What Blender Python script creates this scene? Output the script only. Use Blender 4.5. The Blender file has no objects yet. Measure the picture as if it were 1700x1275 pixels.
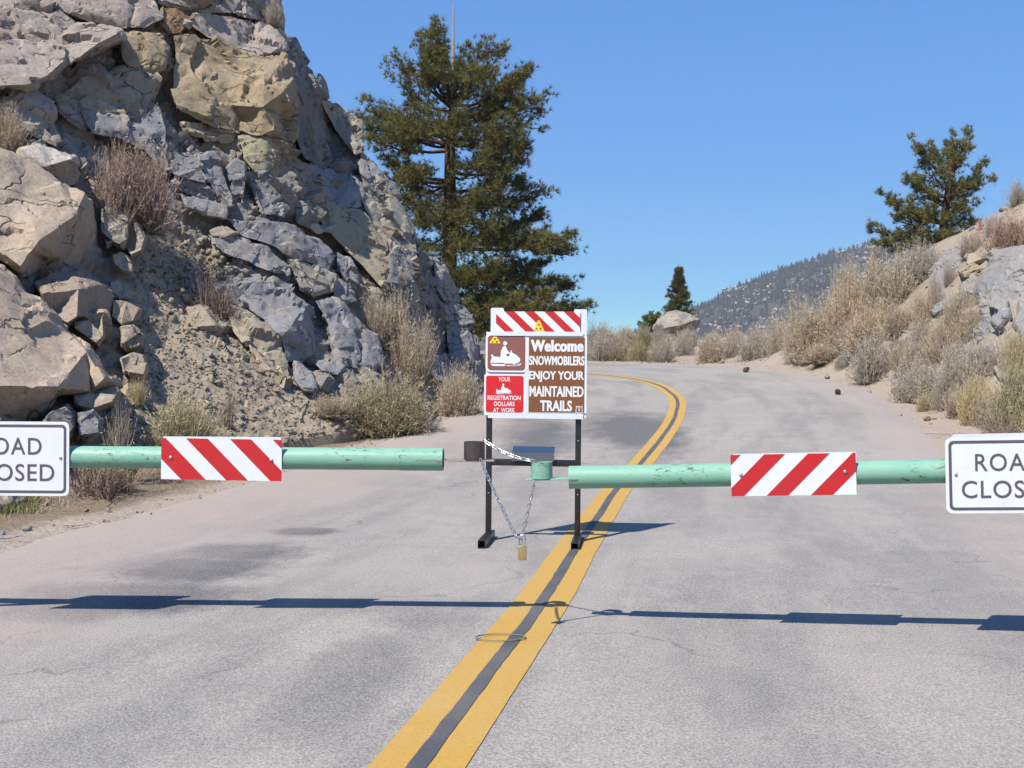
import bpy, bmesh, math, random
import numpy as np
from mathutils import Vector, Matrix, Quaternion
from mathutils.geometry import delaunay_2d_cdt

R = math.radians
random.seed(7)
rng = np.random.default_rng(7)
scene = bpy.context.scene
COL = scene.collection

# ------------------------------------------------------------------ camera, sky, sun, exposure
F, CX, HY, EYE = 1794.0, 850.0, 616.0, 1.6          # focal length in photo pixels, principal column, eye-level row, eye height
cam = bpy.data.cameras.new('camera')
cam.sensor_width = 36.0
cam.lens = 36.0 * F / 1700.0
cam.shift_y = -(637.5 - HY) / 1700.0
cam.clip_start = 0.05
cam.clip_end = 20000
camo = bpy.data.objects.new('camera', cam)
camo.location = (0, 0, EYE)
camo.rotation_euler = (R(90), 0, 0)
COL.objects.link(camo)
scene.camera = camo

SUNV = Vector((1.02, 1.30, -2.17)).normalized()       # direction the light travels
SUN_EL = math.asin(-SUNV.z)
SUN_AZ = math.atan2(-SUNV.x, -SUNV.y)                  # compass angle of the sun from +Y towards +X
world = bpy.data.worlds.new('World')
scene.world = world
world.use_nodes = True
nt = world.node_tree
nt.nodes.clear()
sky = nt.nodes.new('ShaderNodeTexSky')
sky.sky_type = 'NISHITA'
sky.sun_disc = False
sky.sun_elevation = SUN_EL
sky.sun_rotation = SUN_AZ
sky.altitude = 2200
sky.air_density = 1.0
sky.dust_density = 0.15
sky.ozone_density = 3.0
sp_ = nt.nodes.new('ShaderNodeSeparateColor'); sp_.mode = 'HSV'     # evens the whole sky out, as the camera recorded it
cb_ = nt.nodes.new('ShaderNodeCombineColor'); cb_.mode = 'HSV'
ps_ = nt.nodes.new('ShaderNodeMath'); ps_.operation = 'POWER'; ps_.inputs[1].default_value = 0.41
pv_ = nt.nodes.new('ShaderNodeMath'); pv_.operation = 'POWER'; pv_.inputs[1].default_value = 0.22
kv_ = nt.nodes.new('ShaderNodeMath'); kv_.operation = 'MULTIPLY'; kv_.inputs[1].default_value = 3.62
bg = nt.nodes.new('ShaderNodeBackground')
bg.inputs['Strength'].default_value = 0.10
wo = nt.nodes.new('ShaderNodeOutputWorld')
nt.links.new(sky.outputs[0], sp_.inputs[0])
hu_ = nt.nodes.new('ShaderNodeMath'); hu_.operation = 'ADD'; hu_.inputs[1].default_value = 0.003
nt.links.new(sp_.outputs[0], hu_.inputs[0]); nt.links.new(hu_.outputs[0], cb_.inputs[0])
nt.links.new(sp_.outputs[1], ps_.inputs[0]); nt.links.new(ps_.outputs[0], cb_.inputs[1])
nt.links.new(sp_.outputs[2], pv_.inputs[0]); nt.links.new(pv_.outputs[0], kv_.inputs[0]); nt.links.new(kv_.outputs[0], cb_.inputs[2])
nt.links.new(cb_.outputs[0], bg.inputs['Color'])
nt.links.new(bg.outputs[0], wo.inputs['Surface'])

sun = bpy.data.lights.new('sun', 'SUN')
sun.energy = 5.0
sun.angle = R(0.5)
sun.color = (1.0, 0.95, 0.87)
suno = bpy.data.objects.new('sun', sun)
suno.rotation_euler = SUNV.to_track_quat('-Z', 'Y').to_euler()
suno.location = (-8, -10, 30)
COL.objects.link(suno)

scene.view_settings.view_transform = 'Standard'
scene.view_settings.look = 'None'
scene.view_settings.gamma = 1.0
scene.view_settings.exposure = 0.65
scene.view_settings.use_curve_mapping = False
scene.render.engine = 'CYCLES'
scene.cycles.max_bounces = 4
scene.cycles.diffuse_bounces = 2
scene.cycles.volume_bounces = 1

# ------------------------------------------------------------------ helpers
def PX(px, py, d):
    return Vector(((px - CX) / F * d, d, EYE - (py - HY) / F * d))

def tag(o, label=None, cat=None, group=None, kind=None):
    if label: o['label'] = label
    if cat: o['category'] = cat
    if group: o['group'] = group
    if kind: o['kind'] = kind
    return o

def link(name, me, mat=None, parent=None):
    o = bpy.data.objects.new(name, me)
    COL.objects.link(o)
    if mat is not None and not me.materials:
        me.materials.append(mat)
    if parent is not None:
        o.parent = parent
    return o

def empty(name, loc=(0, 0, 0), rot=(0, 0, 0)):
    o = bpy.data.objects.new(name, None)
    o.empty_display_size = 0.2
    COL.objects.link(o)
    o.location = loc
    o.rotation_euler = rot
    return o

def mesh_np(name, V, T, smooth=False, cols=None):
    """V (n,3), T (m,3) triangles -> mesh"""
    V = np.asarray(V, np.float32); T = np.asarray(T, np.int32)
    k = T.shape[1]
    me = bpy.data.meshes.new(name)
    me.vertices.add(len(V)); me.vertices.foreach_set('co', V.ravel())
    me.loops.add(T.size); me.loops.foreach_set('vertex_index', T.ravel())
    me.polygons.add(len(T))
    me.polygons.foreach_set('loop_start', np.arange(0, T.size, k, dtype=np.int32))
    me.polygons.foreach_set('loop_total', np.full(len(T), k, np.int32))
    if smooth:
        me.polygons.foreach_set('use_smooth', np.ones(len(T), bool))
    me.update(calc_edges=True)
    if cols is not None:
        set_col(me, cols)
    return me

def set_col(me, cols):
    c = np.ones((len(me.vertices), 4), np.float32)
    c[:, :3] = cols
    a = me.color_attributes.new('Col', 'FLOAT_COLOR', 'POINT')
    a.data.foreach_set('color', c.ravel())

def grid_faces(nu, nv):
    i = np.arange(nu * nv).reshape(nu, nv)
    return np.stack([i[:-1, :-1], i[1:, :-1], i[1:, 1:], i[:-1, 1:]], -1).reshape(-1, 4)

def bm_mesh(name, bm, smooth=False):
    bmesh.ops.recalc_face_normals(bm, faces=bm.faces)
    me = bpy.data.meshes.new(name)
    bm.to_mesh(me); bm.free()
    if smooth:
        for p in me.polygons: p.use_smooth = True
        me.set_sharp_from_angle(angle=R(40))
    return me

def bm_box(bm, c, s, rot=None, bevel=0.0):
    r = bmesh.ops.create_cube(bm, size=1.0)
    vs = r['verts']
    bmesh.ops.scale(bm, vec=s, verts=vs)
    if rot is not None: bmesh.ops.rotate(bm, cent=(0, 0, 0), matrix=rot, verts=vs)
    bmesh.ops.translate(bm, vec=c, verts=vs)
    if bevel > 0:
        es = list({e for v in vs for e in v.link_edges})
        bmesh.ops.bevel(bm, geom=es, offset=bevel, segments=2, affect='EDGES', profile=0.5)

def bm_tube(bm, a, b, r, seg=24, inner=None, r2=None):
    a = Vector(a); b = Vector(b)
    q = (b - a).to_track_quat('Z', 'Y')
    if r2 is None: r2 = r
    def ring(c, rad):
        return [bm.verts.new(c + q @ Vector((rad * math.cos(2 * math.pi * i / seg), rad * math.sin(2 * math.pi * i / seg), 0))) for i in range(seg)]
    def skin(x, y):
        for i in range(seg):
            j = (i + 1) % seg
            bm.faces.new((x[i], x[j], y[j], y[i]))
    o1, o2 = ring(a, r), ring(b, r2)
    skin(o1, o2)
    if inner:
        i1, i2 = ring(a, inner), ring(b, inner)
        skin(i2, i1); skin(i1, o1); skin(o2, i2)
    else:
        bm.faces.new(o1[::-1]); bm.faces.new(o2)

def rounded(w0, h0, w1, h1, r, n=6):
    """outline of a rounded rectangle from (w0,h0) to (w1,h1)"""
    pts = []
    for cx, cy, a0 in ((w1 - r, h1 - r, 0), (w0 + r, h1 - r, 90), (w0 + r, h0 + r, 180), (w1 - r, h0 + r, 270)):
        for i in range(n + 1):
            a = R(a0 + 90 * i / n)
            pts.append((cx + r * math.cos(a), cy + r * math.sin(a)))
    return pts

def plate(name, pts, y0, y1, mat, parent):
    """flat sheet in the local XZ plane; front at y0 (towards -Y), back at y1"""
    bm = bmesh.new()
    f = [bm.verts.new((x, y0, z)) for x, z in pts]
    b = [bm.verts.new((x, y1, z)) for x, z in pts]
    bm.faces.new(f); bm.faces.new(b[::-1])
    n = len(pts)
    for i in range(n):
        bm.faces.new((f[i], b[i], b[(i + 1) % n], f[(i + 1) % n]))
    return link(name, bm_mesh(name, bm), mat, parent)

def frame_ring(name, outer, inner, y0, y1, mat, parent):
    bm = bmesh.new()
    n = len(outer)
    fo = [bm.verts.new((x, y0, z)) for x, z in outer]; fi = [bm.verts.new((x, y0, z)) for x, z in inner]
    bo = [bm.verts.new((x, y1, z)) for x, z in outer]; bi = [bm.verts.new((x, y1, z)) for x, z in inner]
    for i in range(n):
        j = (i + 1) % n
        bm.faces.new((fo[i], fo[j], fi[j], fi[i])); bm.faces.new((bo[i], bi[i], bi[j], bo[j]))
        bm.faces.new((fo[i], bo[i], bo[j], fo[j])); bm.faces.new((fi[i], fi[j], bi[j], bi[i]))
    return link(name, bm_mesh(name, bm), mat, parent)

def lettering(name, text, box, y, mat, parent, bold=0.0, space=1.0, fat=0.0):
    """text mesh stretched into box (x0,z0,x1,z1) on the local XZ plane, front at y"""
    cu = bpy.data.curves.new(name, 'FONT')
    cu.body = text; cu.size = 1.0; cu.extrude = 0.01; cu.offset = bold; cu.space_character = space
    cu.resolution_u = 4
    t = bpy.data.objects.new(name, cu); COL.objects.link(t)
    bpy.context.view_layer.update()
    dg = bpy.context.evaluated_depsgraph_get()
    me = bpy.data.meshes.new_from_object(t.evaluated_get(dg))
    bpy.data.objects.remove(t); bpy.data.curves.remove(cu)
    n = len(me.vertices)
    co = np.empty(n * 3, np.float32); me.vertices.foreach_get('co', co); co = co.reshape(-1, 3)
    lo, hi = co.min(0), co.max(0)
    out = np.empty_like(co)
    out[:, 0] = box[0] + (co[:, 0] - lo[0]) / (hi[0] - lo[0]) * (box[2] - box[0])
    out[:, 2] = box[1] + (co[:, 1] - lo[1]) / (hi[1] - lo[1]) * (box[3] - box[1])
    out[:, 1] = y - (co[:, 2] - lo[2]) / (hi[2] - lo[2]) * 0.0012
    me.vertices.foreach_set('co', out.ravel()); me.update()
    me.materials.clear()
    if fat:                                    # heavier strokes: the outline repeated a little to each side
        bm = bmesh.new()
        for k, dx in enumerate((-fat, 0, fat)):
            m2 = me.copy(); m2.transform(Matrix.Translation((dx, -.00025 * k, 0))); bm.from_mesh(m2); bpy.data.meshes.remove(m2)
        bm.to_mesh(me); bm.free()
    return link(name, me, mat, parent)

# numpy noise ---------------------------------------------------------------
def hash3(i, j, k, seed):
    h = (i.astype(np.int64) * 73856093) ^ (j.astype(np.int64) * 19349663) ^ (k.astype(np.int64) * 83492791) ^ (seed * 2654435761)
    h = (h ^ (h >> 13)) * 1274126177 & 0x7fffffff
    h = (h ^ (h >> 16)) * 668265263 & 0x7fffffff
    return ((h ^ (h >> 11)) & 0xffffff) / float(0xffffff)

def vnoise(P, scale, seed=0):
    Q = np.asarray(P, np.float64) * scale
    I = np.floor(Q).astype(np.int64); f = Q - I
    f = f * f * (3 - 2 * f)
    out = 0
    for dx in (0, 1):
        for dy in (0, 1):
            for dz in (0, 1):
                w = (f[:, 0] if dx else 1 - f[:, 0]) * (f[:, 1] if dy else 1 - f[:, 1]) * (f[:, 2] if dz else 1 - f[:, 2])
                out = out + w * hash3(I[:, 0] + dx, I[:, 1] + dy, I[:, 2] + dz, seed)
    return out * 2 - 1

def fbm(P, scale, oct=4, seed=0):
    s, a, t = 0, 1.0, 0
    for o in range(oct):
        s = s + a * vnoise(P, scale * 2 ** o, seed + o * 17); t += a; a *= 0.5
    return s / t

def facet(P, scale, seed=0, tilt=1.2):
    """fractured-rock offset: every Voronoi cell is a tilted plane of its own"""
    Q = np.asarray(P, np.float64) * scale
    I = np.floor(Q).astype(np.int64)
    best = np.full(len(Q), 1e9); val = np.zeros(len(Q))
    for dx in (-1, 0, 1):
        for dy in (-1, 0, 1):
            for dz in (-1, 0, 1):
                c = [I[:, 0] + dx, I[:, 1] + dy, I[:, 2] + dz]
                ctr = np.stack([c[a] + hash3(c[0], c[1], c[2], seed + 11 * a) for a in range(3)], 1)
                D = Q - ctr
                d2 = (D * D).sum(1)
                n = [hash3(c[0], c[1], c[2], seed + 101 + 7 * a) * 2 - 1 for a in range(3)]
                v = hash3(c[0], c[1], c[2], seed + 301) * 1.4 - 0.7 + tilt * (D[:, 0] * n[0] + D[:, 1] * n[1] + D[:, 2] * n[2])
                m = d2 < best
                best = np.where(m, d2, best); val = np.where(m, v, val)
    return val

class RBF:
    def __init__(s, pts, vals, poly=True):
        s.p = np.asarray(pts, float); v = np.asarray(vals, float)
        n, k = s.p.shape
        A = np.linalg.norm(s.p[:, None] - s.p[None], axis=2)
        Z = np.hstack([np.ones((n, 1)), s.p])
        M = np.block([[A, Z], [Z.T, np.zeros((k + 1, k + 1))]])
        rhs = np.zeros((n + k + 1,) + v.shape[1:]); rhs[:n] = v
        s.w = np.linalg.lstsq(M, rhs, rcond=None)[0]
    def __call__(s, q):
        q = np.asarray(q, float)
        A = np.linalg.norm(q[:, None] - s.p[None], axis=2)
        return np.hstack([A, np.ones((len(q), 1)), q]) @ s.w

def vnormals(V, T):
    n = np.zeros_like(V)
    for a in range(1, T.shape[1] - 1):
        fn = np.cross(V[T[:, a]] - V[T[:, 0]], V[T[:, a + 1]] - V[T[:, 0]])
        for k in (0, a, a + 1): np.add.at(n, T[:, k], fn)
    return n / (np.linalg.norm(n, axis=1, keepdims=True) + 1e-9)

# ------------------------------------------------------------------ materials
class NB:
    def __init__(s, name):
        s.m = bpy.data.materials.new(name); s.m.use_nodes = True
        s.t = s.m.node_tree; s.t.nodes.clear()
        s.out = s.t.nodes.new('ShaderNodeOutputMaterial')
        s.b = s.t.nodes.new('ShaderNodeBsdfPrincipled')
        s.t.links.new(s.b.outputs[0], s.out.inputs['Surface'])
    def n(s, kind, **kw):
        nd = s.t.nodes.new(kind)
        for k, v in kw.items():
            if k in nd.inputs: s.put(nd.inputs[k], v)
            else: setattr(nd, k, v)
        return nd
    def put(s, sock, v):
        if hasattr(v, 'is_output'): s.t.links.new(v, sock)
        elif isinstance(v, (tuple, list)) and sock.type == 'RGBA' and len(v) == 3: sock.default_value = (*v, 1)
        else: sock.default_value = v
    def obj(s): return s.n('ShaderNodeTexCoord').outputs['Object']
    def geo(s): return s.n('ShaderNodeNewGeometry').outputs['Position']
    def attr(s, name='Col'): return s.n('ShaderNodeAttribute', attribute_name=name).outputs['Color']
    def noise(s, vec, scale, detail=4, rough=0.55, dist=0.0):
        return s.n('ShaderNodeTexNoise', Vector=vec, Scale=scale, Detail=detail, Roughness=rough, Distortion=dist).outputs['Fac']
    def vor(s, vec, scale, feature='F1', rnd=1.0):
        return s.n('ShaderNodeTexVoronoi', feature=feature, Vector=vec, Scale=scale, Randomness=rnd).outputs['Distance']
    def ramp(s, f, lo, hi, a=0.0, b=1.0):
        nd = s.n('ShaderNodeMapRange', **{'Value': f, 'From Min': lo, 'From Max': hi, 'To Min': a, 'To Max': b})
        return nd.outputs['Result']
    def mix(s, fac, a, b, mode='MIX'):
        nd = s.t.nodes.new('ShaderNodeMix'); nd.data_type = 'RGBA'; nd.blend_type = mode
        s.put(nd.inputs[0], fac); s.put(nd.inputs[6], a); s.put(nd.inputs[7], b)
        return nd.outputs[2]
    def math(s, op, a, b=0.0, c=0.0):
        nd = s.t.nodes.new('ShaderNodeMath'); nd.operation = op
        s.put(nd.inputs[0], a); s.put(nd.inputs[1], b); s.put(nd.inputs[2], c)
        return nd.outputs[0]
    def scale(s, vec, v):
        nd = s.t.nodes.new('ShaderNodeMapping'); s.put(nd.inputs['Vector'], vec); nd.inputs['Scale'].default_value = v
        return nd.outputs[0]
    def bump(s, h, dist, strength=1.0, normal=None):
        nd = s.n('ShaderNodeBump', Height=h, Distance=dist, Strength=strength)
        if normal is not None: s.put(nd.inputs['Normal'], normal)
        return nd.outputs[0]
    def done(s, color=None, rough=0.8, metal=0.0, normal=None, spec=None):
        if color is not None: s.put(s.b.inputs['Base Color'], color)
        s.put(s.b.inputs['Roughness'], rough); s.put(s.b.inputs['Metallic'], metal)
        if normal is not None: s.put(s.b.inputs['Normal'], normal)
        if spec is not None: s.put(s.b.inputs['Specular IOR Level'], spec)
        return s.m

def mat_rock():
    b = NB('fractured_rock'); p = b.geo()
    base = b.mix(1.0, b.attr(), (0.84, 0.82, 0.80), 'MULTIPLY')
    n1 = b.noise(p, 1.1, 5, 0.6, 0.6)
    n2 = b.noise(p, 5.0, 6, 0.65)
    n3 = b.noise(p, 42.0, 4, 0.75); n4 = b.noise(p, 13.0, 5, 0.75)
    streak = b.noise(b.scale(p, (2.2, 2.2, 0.7)), 2.6, 5, 0.65, 0.8)
    c = b.mix(b.ramp(n1, 0.42, 0.62), base, b.mix(0.30, base, (0.36, 0.27, 0.17)))
    c = b.mix(b.ramp(streak, 0.55, 0.70, 0.0, 0.42), c, (0.24, 0.16, 0.08))
    c = b.mix(b.ramp(n2, 0.56, 0.72, 0, 0.55), c, b.mix(0.5, c, (0.50, 0.49, 0.47)))
    c = b.mix(b.ramp(n2, 0.28, 0.40, 0.45, 0.0), c, (0.12, 0.12, 0.12))
    c = b.mix(b.ramp(n3, 0.3, 0.7, 0.0, 1.0), b.mix(0.25, c, (0.05, 0.05, 0.05)), b.mix(0.12, c, (0.7, 0.68, 0.64)))
    warp = b.n('ShaderNodeVectorMath', operation='MULTIPLY_ADD')
    b.put(warp.inputs[0], b.n('ShaderNodeTexNoise', Vector=p, Scale=1.6, Detail=4).outputs['Color'])
    warp.inputs[1].default_value = (0.7, 0.7, 0.7); b.put(warp.inputs[2], p)
    ck = b.vor(b.scale(warp.outputs[0], (0.7, 0.7, 2.0)), 1.1, 'DISTANCE_TO_EDGE')
    gate_ = b.ramp(b.noise(p, 0.9, 3), 0.50, 0.58)
    line = b.math('MULTIPLY', b.ramp(ck, 0.0, 0.030, 1, 0), gate_)
    c = b.mix(b.math('MULTIPLY', line, 0.75), c, (0.035, 0.032, 0.03))
    c = b.mix(b.ramp(n4, 0.32, 0.46, 0.5, 0.0), c, (0.06, 0.06, 0.06))
    h = b.math('ADD', b.math('MULTIPLY', n2, 0.6), b.math('ADD', b.math('MULTIPLY', n3, 0.22), b.math('MULTIPLY', n4, 0.45)))
    h = b.math('SUBTRACT', h, b.math('MULTIPLY', line, 0.9))
    return b.done(c, 0.92, normal=b.bump(h, 0.06, 0.7), spec=0.2)

def mat_ground():
    b = NB('sandy_ground'); p = b.geo()
    n1 = b.noise(p, 0.35, 4); n2 = b.noise(p, 3.0, 5, 0.65); n3 = b.noise(p, 28, 4, 0.7)
    c = b.mix(b.ramp(n1, 0.35, 0.65), (0.33, 0.255, 0.19), (0.31, 0.26, 0.215))
    near = b.n('ShaderNodeAttribute', attribute_name='near').outputs['Fac']; lit = b.n('ShaderNodeAttribute', attribute_name='litter').outputs['Fac']
    c = b.mix(near, c, (0.335, 0.275, 0.225))
    c = b.mix(b.ramp(n2, 0.5, 0.72, 0, 0.6), c, (0.37, 0.315, 0.265))
    c = b.mix(b.ramp(b.math('ADD', lit, b.math('MULTIPLY', b.math('SUBTRACT', n2, .5), 1.4)), .35, .75, 0, .85), c, (0.165, 0.125, 0.085))
    c = b.mix(b.ramp(n2, 0.28, 0.42, 0.5, 0), c, (0.20, 0.18, 0.12))
    v = b.vor(p, 16)
    c = b.mix(b.ramp(v, 0.0, 0.34, 0.45, 0.0), c, (0.27, 0.25, 0.23))
    c = b.mix(b.ramp(n3, 0.35, 0.7), b.mix(0.3, c, (0.1, 0.08, 0.06)), c)
    h = b.math('ADD', b.math('MULTIPLY', n2, 1.0), b.math('ADD', b.math('MULTIPLY', n3, 0.3), b.math('MULTIPLY', v, -0.3)))
    return b.done(c, 0.95, normal=b.bump(h, 0.06, 0.8), spec=0.1)

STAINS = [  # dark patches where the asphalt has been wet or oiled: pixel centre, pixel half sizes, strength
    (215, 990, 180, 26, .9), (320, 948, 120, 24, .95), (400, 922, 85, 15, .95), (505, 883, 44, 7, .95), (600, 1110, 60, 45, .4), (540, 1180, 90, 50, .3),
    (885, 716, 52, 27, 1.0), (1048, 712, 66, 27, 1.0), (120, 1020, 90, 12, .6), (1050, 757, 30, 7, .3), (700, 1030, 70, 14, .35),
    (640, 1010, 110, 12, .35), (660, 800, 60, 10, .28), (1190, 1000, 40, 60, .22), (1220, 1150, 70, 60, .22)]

def mat_road(ground_z):
    b = NB('worn_asphalt'); p = b.geo()
    sep = b.n('ShaderNodeSeparateXYZ', Vector=p); X, Y = sep.outputs[0], sep.outputs[1]
    lat = b.n('ShaderNodeAttribute', attribute_name='lat').outputs['Fac']
    along = b.n('ShaderNodeAttribute', attribute_name='along').outputs['Fac']
    comb = b.n('ShaderNodeCombineXYZ', X=b.math('MULTIPLY', lat, 1.0), Y=b.math('MULTIPLY', along, 0.18)).outputs[0]
    n1 = b.noise(p, 0.5, 4); n2 = b.noise(p, 2.6, 5, 0.6); wheel = b.noise(comb, 1.1, 5, 0.62)
    g1 = b.noise(b.scale(p, (1, .75, 1)), 85, 2, 0.65); g2 = b.vor(p, 70); g3 = b.noise(b.scale(p, (1, .6, 1)), 150, 2, 0.6)
    c = b.mix(b.ramp(n1, 0.35, 0.65), (0.272, 0.246, 0.222), (0.228, 0.212, 0.196))
    c = b.mix(b.ramp(wheel, 0.45, 0.60, 0, 0.95), c, (0.165, 0.156, 0.147))
    c = b.mix(b.ramp(n2, 0.50, 0.72, 0, 0.40), c, (0.315, 0.275, 0.245))
    c = b.mix(b.ramp(n2, 0.28, 0.44, 0.35, 0), c, (0.150, 0.142, 0.134))
    c = b.mix(1.0, c, (1.0, 0.985, 0.93), 'MULTIPLY')
    # oil and damp patches
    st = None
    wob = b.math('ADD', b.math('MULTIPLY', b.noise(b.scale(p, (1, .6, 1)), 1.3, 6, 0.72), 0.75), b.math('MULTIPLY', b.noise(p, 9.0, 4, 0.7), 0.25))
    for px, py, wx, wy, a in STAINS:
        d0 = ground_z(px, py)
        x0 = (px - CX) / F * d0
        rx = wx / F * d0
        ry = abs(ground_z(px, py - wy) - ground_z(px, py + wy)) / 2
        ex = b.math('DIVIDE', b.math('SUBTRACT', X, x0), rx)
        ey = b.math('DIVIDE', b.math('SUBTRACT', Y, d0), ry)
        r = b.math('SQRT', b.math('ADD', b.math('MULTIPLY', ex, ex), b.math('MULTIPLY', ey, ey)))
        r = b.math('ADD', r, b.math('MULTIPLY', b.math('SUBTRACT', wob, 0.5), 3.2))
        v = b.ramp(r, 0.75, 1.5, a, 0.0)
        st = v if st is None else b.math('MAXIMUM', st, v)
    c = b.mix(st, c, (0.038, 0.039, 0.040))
    # fine cracks
    warp = b.n('ShaderNodeVectorMath', operation='MULTIPLY_ADD')
    b.put(warp.inputs[0], b.n('ShaderNodeTexNoise', Vector=p, Scale=1.4, Detail=4).outputs['Color'])
    warp.inputs[1].default_value = (1.2, 1.2, 0); b.put(warp.inputs[2], p)
    ck = b.vor(b.scale(warp.outputs[0], (0.45, 0.7, 1)), 1.0, 'DISTANCE_TO_EDGE')
    mask = b.ramp(b.noise(p, 0.45, 3), 0.52, 0.58)
    cr = b.math('MULTIPLY', b.ramp(ck, 0.0, 0.010, 1, 0), mask)
    c = b.mix(b.math('MULTIPLY', cr, 0.7), c, (0.07, 0.065, 0.06))
    c = b.mix(b.ramp(b.vor(p, 2.3), 0.035, 0.05, 0.6, 0), c, (0.08, 0.07, 0.06))
    # aggregate
    c = b.mix(b.ramp(g1, 0.33, 0.67), b.mix(0.36, c, (0.06, 0.06, 0.06)), b.mix(0.15, c, (0.75, 0.70, 0.68)))
    c = b.mix(b.ramp(g2, 0.1, 0.5, 0.18, 0.0), c, (0.66, 0.62, 0.6))
    c = b.mix(b.ramp(g3, 0.55, 0.72, 0, 0.5), c, (0.15, 0.145, 0.145))
    # blown sand near the edges
    edge = b.math('ADD', b.math('ABSOLUTE', b.math('SUBTRACT', lat, 0.35)), b.math('MULTIPLY', b.math('SUBTRACT', b.noise(p, 0.55, 5, 0.65), 0.5), 3.2))
    sand = b.ramp(edge, 2.9, 4.9, 0, 0.95)
    sc = b.mix(b.ramp(n2, 0.35, 0.65), (0.35, 0.285, 0.245), (0.32, 0.275, 0.245))
    sc = b.mix(b.ramp(g1, 0.35, 0.65), b.mix(0.3, sc, (0.1, 0.08, 0.07)), sc)
    c = b.mix(sand, c, sc)
    h = b.math('ADD', b.math('MULTIPLY', g1, 0.6), b.math('MULTIPLY', g2, -0.5))
    h = b.math('SUBTRACT', h, b.math('MULTIPLY', cr, 0.8))
    return b.done(c, 0.9, normal=b.bump(h, 0.006, 0.7), spec=0.25)

def mat_paint(name, col, wear=(0.3, 0.27, 0.25), amount=0.5):
    b = NB(name); p = b.geo()
    g = b.noise(p, 60, 3, 0.7); n = b.noise(p, 4, 5, 0.7)
    dirt = b.noise(p, 1.3, 4)
    c = b.mix(b.ramp(dirt, 0.4, 0.7, 0, 0.30), col, b.mix(0.5, col, (0.4, 0.33, 0.25)))
    c = b.mix(b.ramp(b.math('ADD', g, b.math('MULTIPLY', n, 0.5)), 0.86, 1.06, 0, amount), c, wear)
    c = b.mix(b.ramp(g, 0.3, 0.5, 0.22, 0), c, (0.06, 0.05, 0.04))
    return b.done(c, 0.75, normal=b.bump(g, 0.004, 0.5))

def mat_pipe():
    b = NB('mint_green_paint'); p = b.geo()
    n = b.noise(p, 7, 4, 0.6); f = b.noise(b.scale(p, (5, 14, 14)), 3.0, 5, 0.75, 1.2)
    c = b.mix(b.ramp(n, 0.3, 0.7), (0.16, 0.33, 0.24), (0.18, 0.355, 0.265))
    low = b.noise(p, 2.2, 3)
    chip = b.math('MULTIPLY', b.ramp(f, 0.585, 0.61), b.ramp(low, 0.47, 0.55))
    c = b.mix(chip, c, b.mix(b.noise(p, 60, 2), (0.13, 0.07, 0.035), (0.05, 0.04, 0.035)))
    sm = b.ramp(b.noise(b.scale(p, (1.2, 9, 9)), 3, 5, 0.7), 0.50, 0.72, 0, 0.5)
    c = b.mix(sm, c, (0.28, 0.40, 0.30))
    return b.done(c, b.ramp(n, 0.3, 0.7, 0.42, 0.55), normal=b.bump(b.math('SUBTRACT', n, b.math('MULTIPLY', chip, 0.6)), 0.003, 0.6), spec=0.3)

def mat_plain(name, col, rough=0.5, metal=0.0, var=0.15, scale=14, dark=(0.1, 0.09, 0.08), bump=0.0015, spec=None):
    b = NB(name); p = b.obj()
    n = b.noise(p, scale, 5, 0.65); n2 = b.noise(p, scale * 9, 2, 0.6)
    c = b.mix(b.ramp(n, 0.45, 0.75, 0, var), col, dark)
    c = b.mix(b.ramp(n2, 0.58, 0.75, 0, var * 0.7), c, dark)
    return b.done(c, b.ramp(n, 0.3, 0.7, rough * 0.85, min(1, rough * 1.15)), metal, b.bump(n2, bump, 0.4), spec)

def mat_vcol(name, rough=0.8, var=0.35, scale=5.0, trans=0.0):
    b = NB(name); p = b.geo()
    c = b.attr()
    oi = b.n('ShaderNodeObjectInfo').outputs['Random']
    n = b.noise(p, scale, 3)
    c = b.mix(b.ramp(n, 0.35, 0.65, 0, var), c, b.mix(1.0, c, (0.62, 0.60, 0.58), 'MULTIPLY'))
    c = b.mix(b.math('MULTIPLY', oi, 0.3), c, b.mix(1.0, c, (1.25, 1.05, 0.85), 'MULTIPLY'))
    m = b.done(c, rough, spec=0.15)
    if trans > 0:
        tr = b.n('ShaderNodeBsdfTranslucent', Color=c)
        mx = b.n('ShaderNodeMixShader', Fac=trans)
        b.t.links.new(b.b.outputs[0], mx.inputs[1]); b.t.links.new(tr.outputs[0], mx.inputs[2])
        b.t.links.new(mx.outputs[0], b.out.inputs['Surface'])
    return m

def mat_mountain():
    b = NB('forested_mountain'); p = b.geo()
    n1 = b.noise(p, 0.006, 5, 0.6); n2 = b.noise(p, 0.03, 6, 0.7); n3 = b.noise(p, 0.12, 3, 0.6)
    c = b.mix(b.ramp(n2, 0.35, 0.65), (0.038, 0.037, 0.034), (0.075, 0.066, 0.054))
    k = b.math('ADD', b.math('MULTIPLY', n2, 0.7), b.math('MULTIPLY', n1, 0.3))
    c = b.mix(b.ramp(k, 0.545, 0.60), c, (0.27, 0.21, 0.165))
    c = b.mix(b.ramp(n3, 0.4, 0.6, 0.35, 0), c, (0.03, 0.04, 0.03))
    return b.done(c, 0.95, normal=b.bump(n2, 12, 0.8), spec=0.1)

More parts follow.
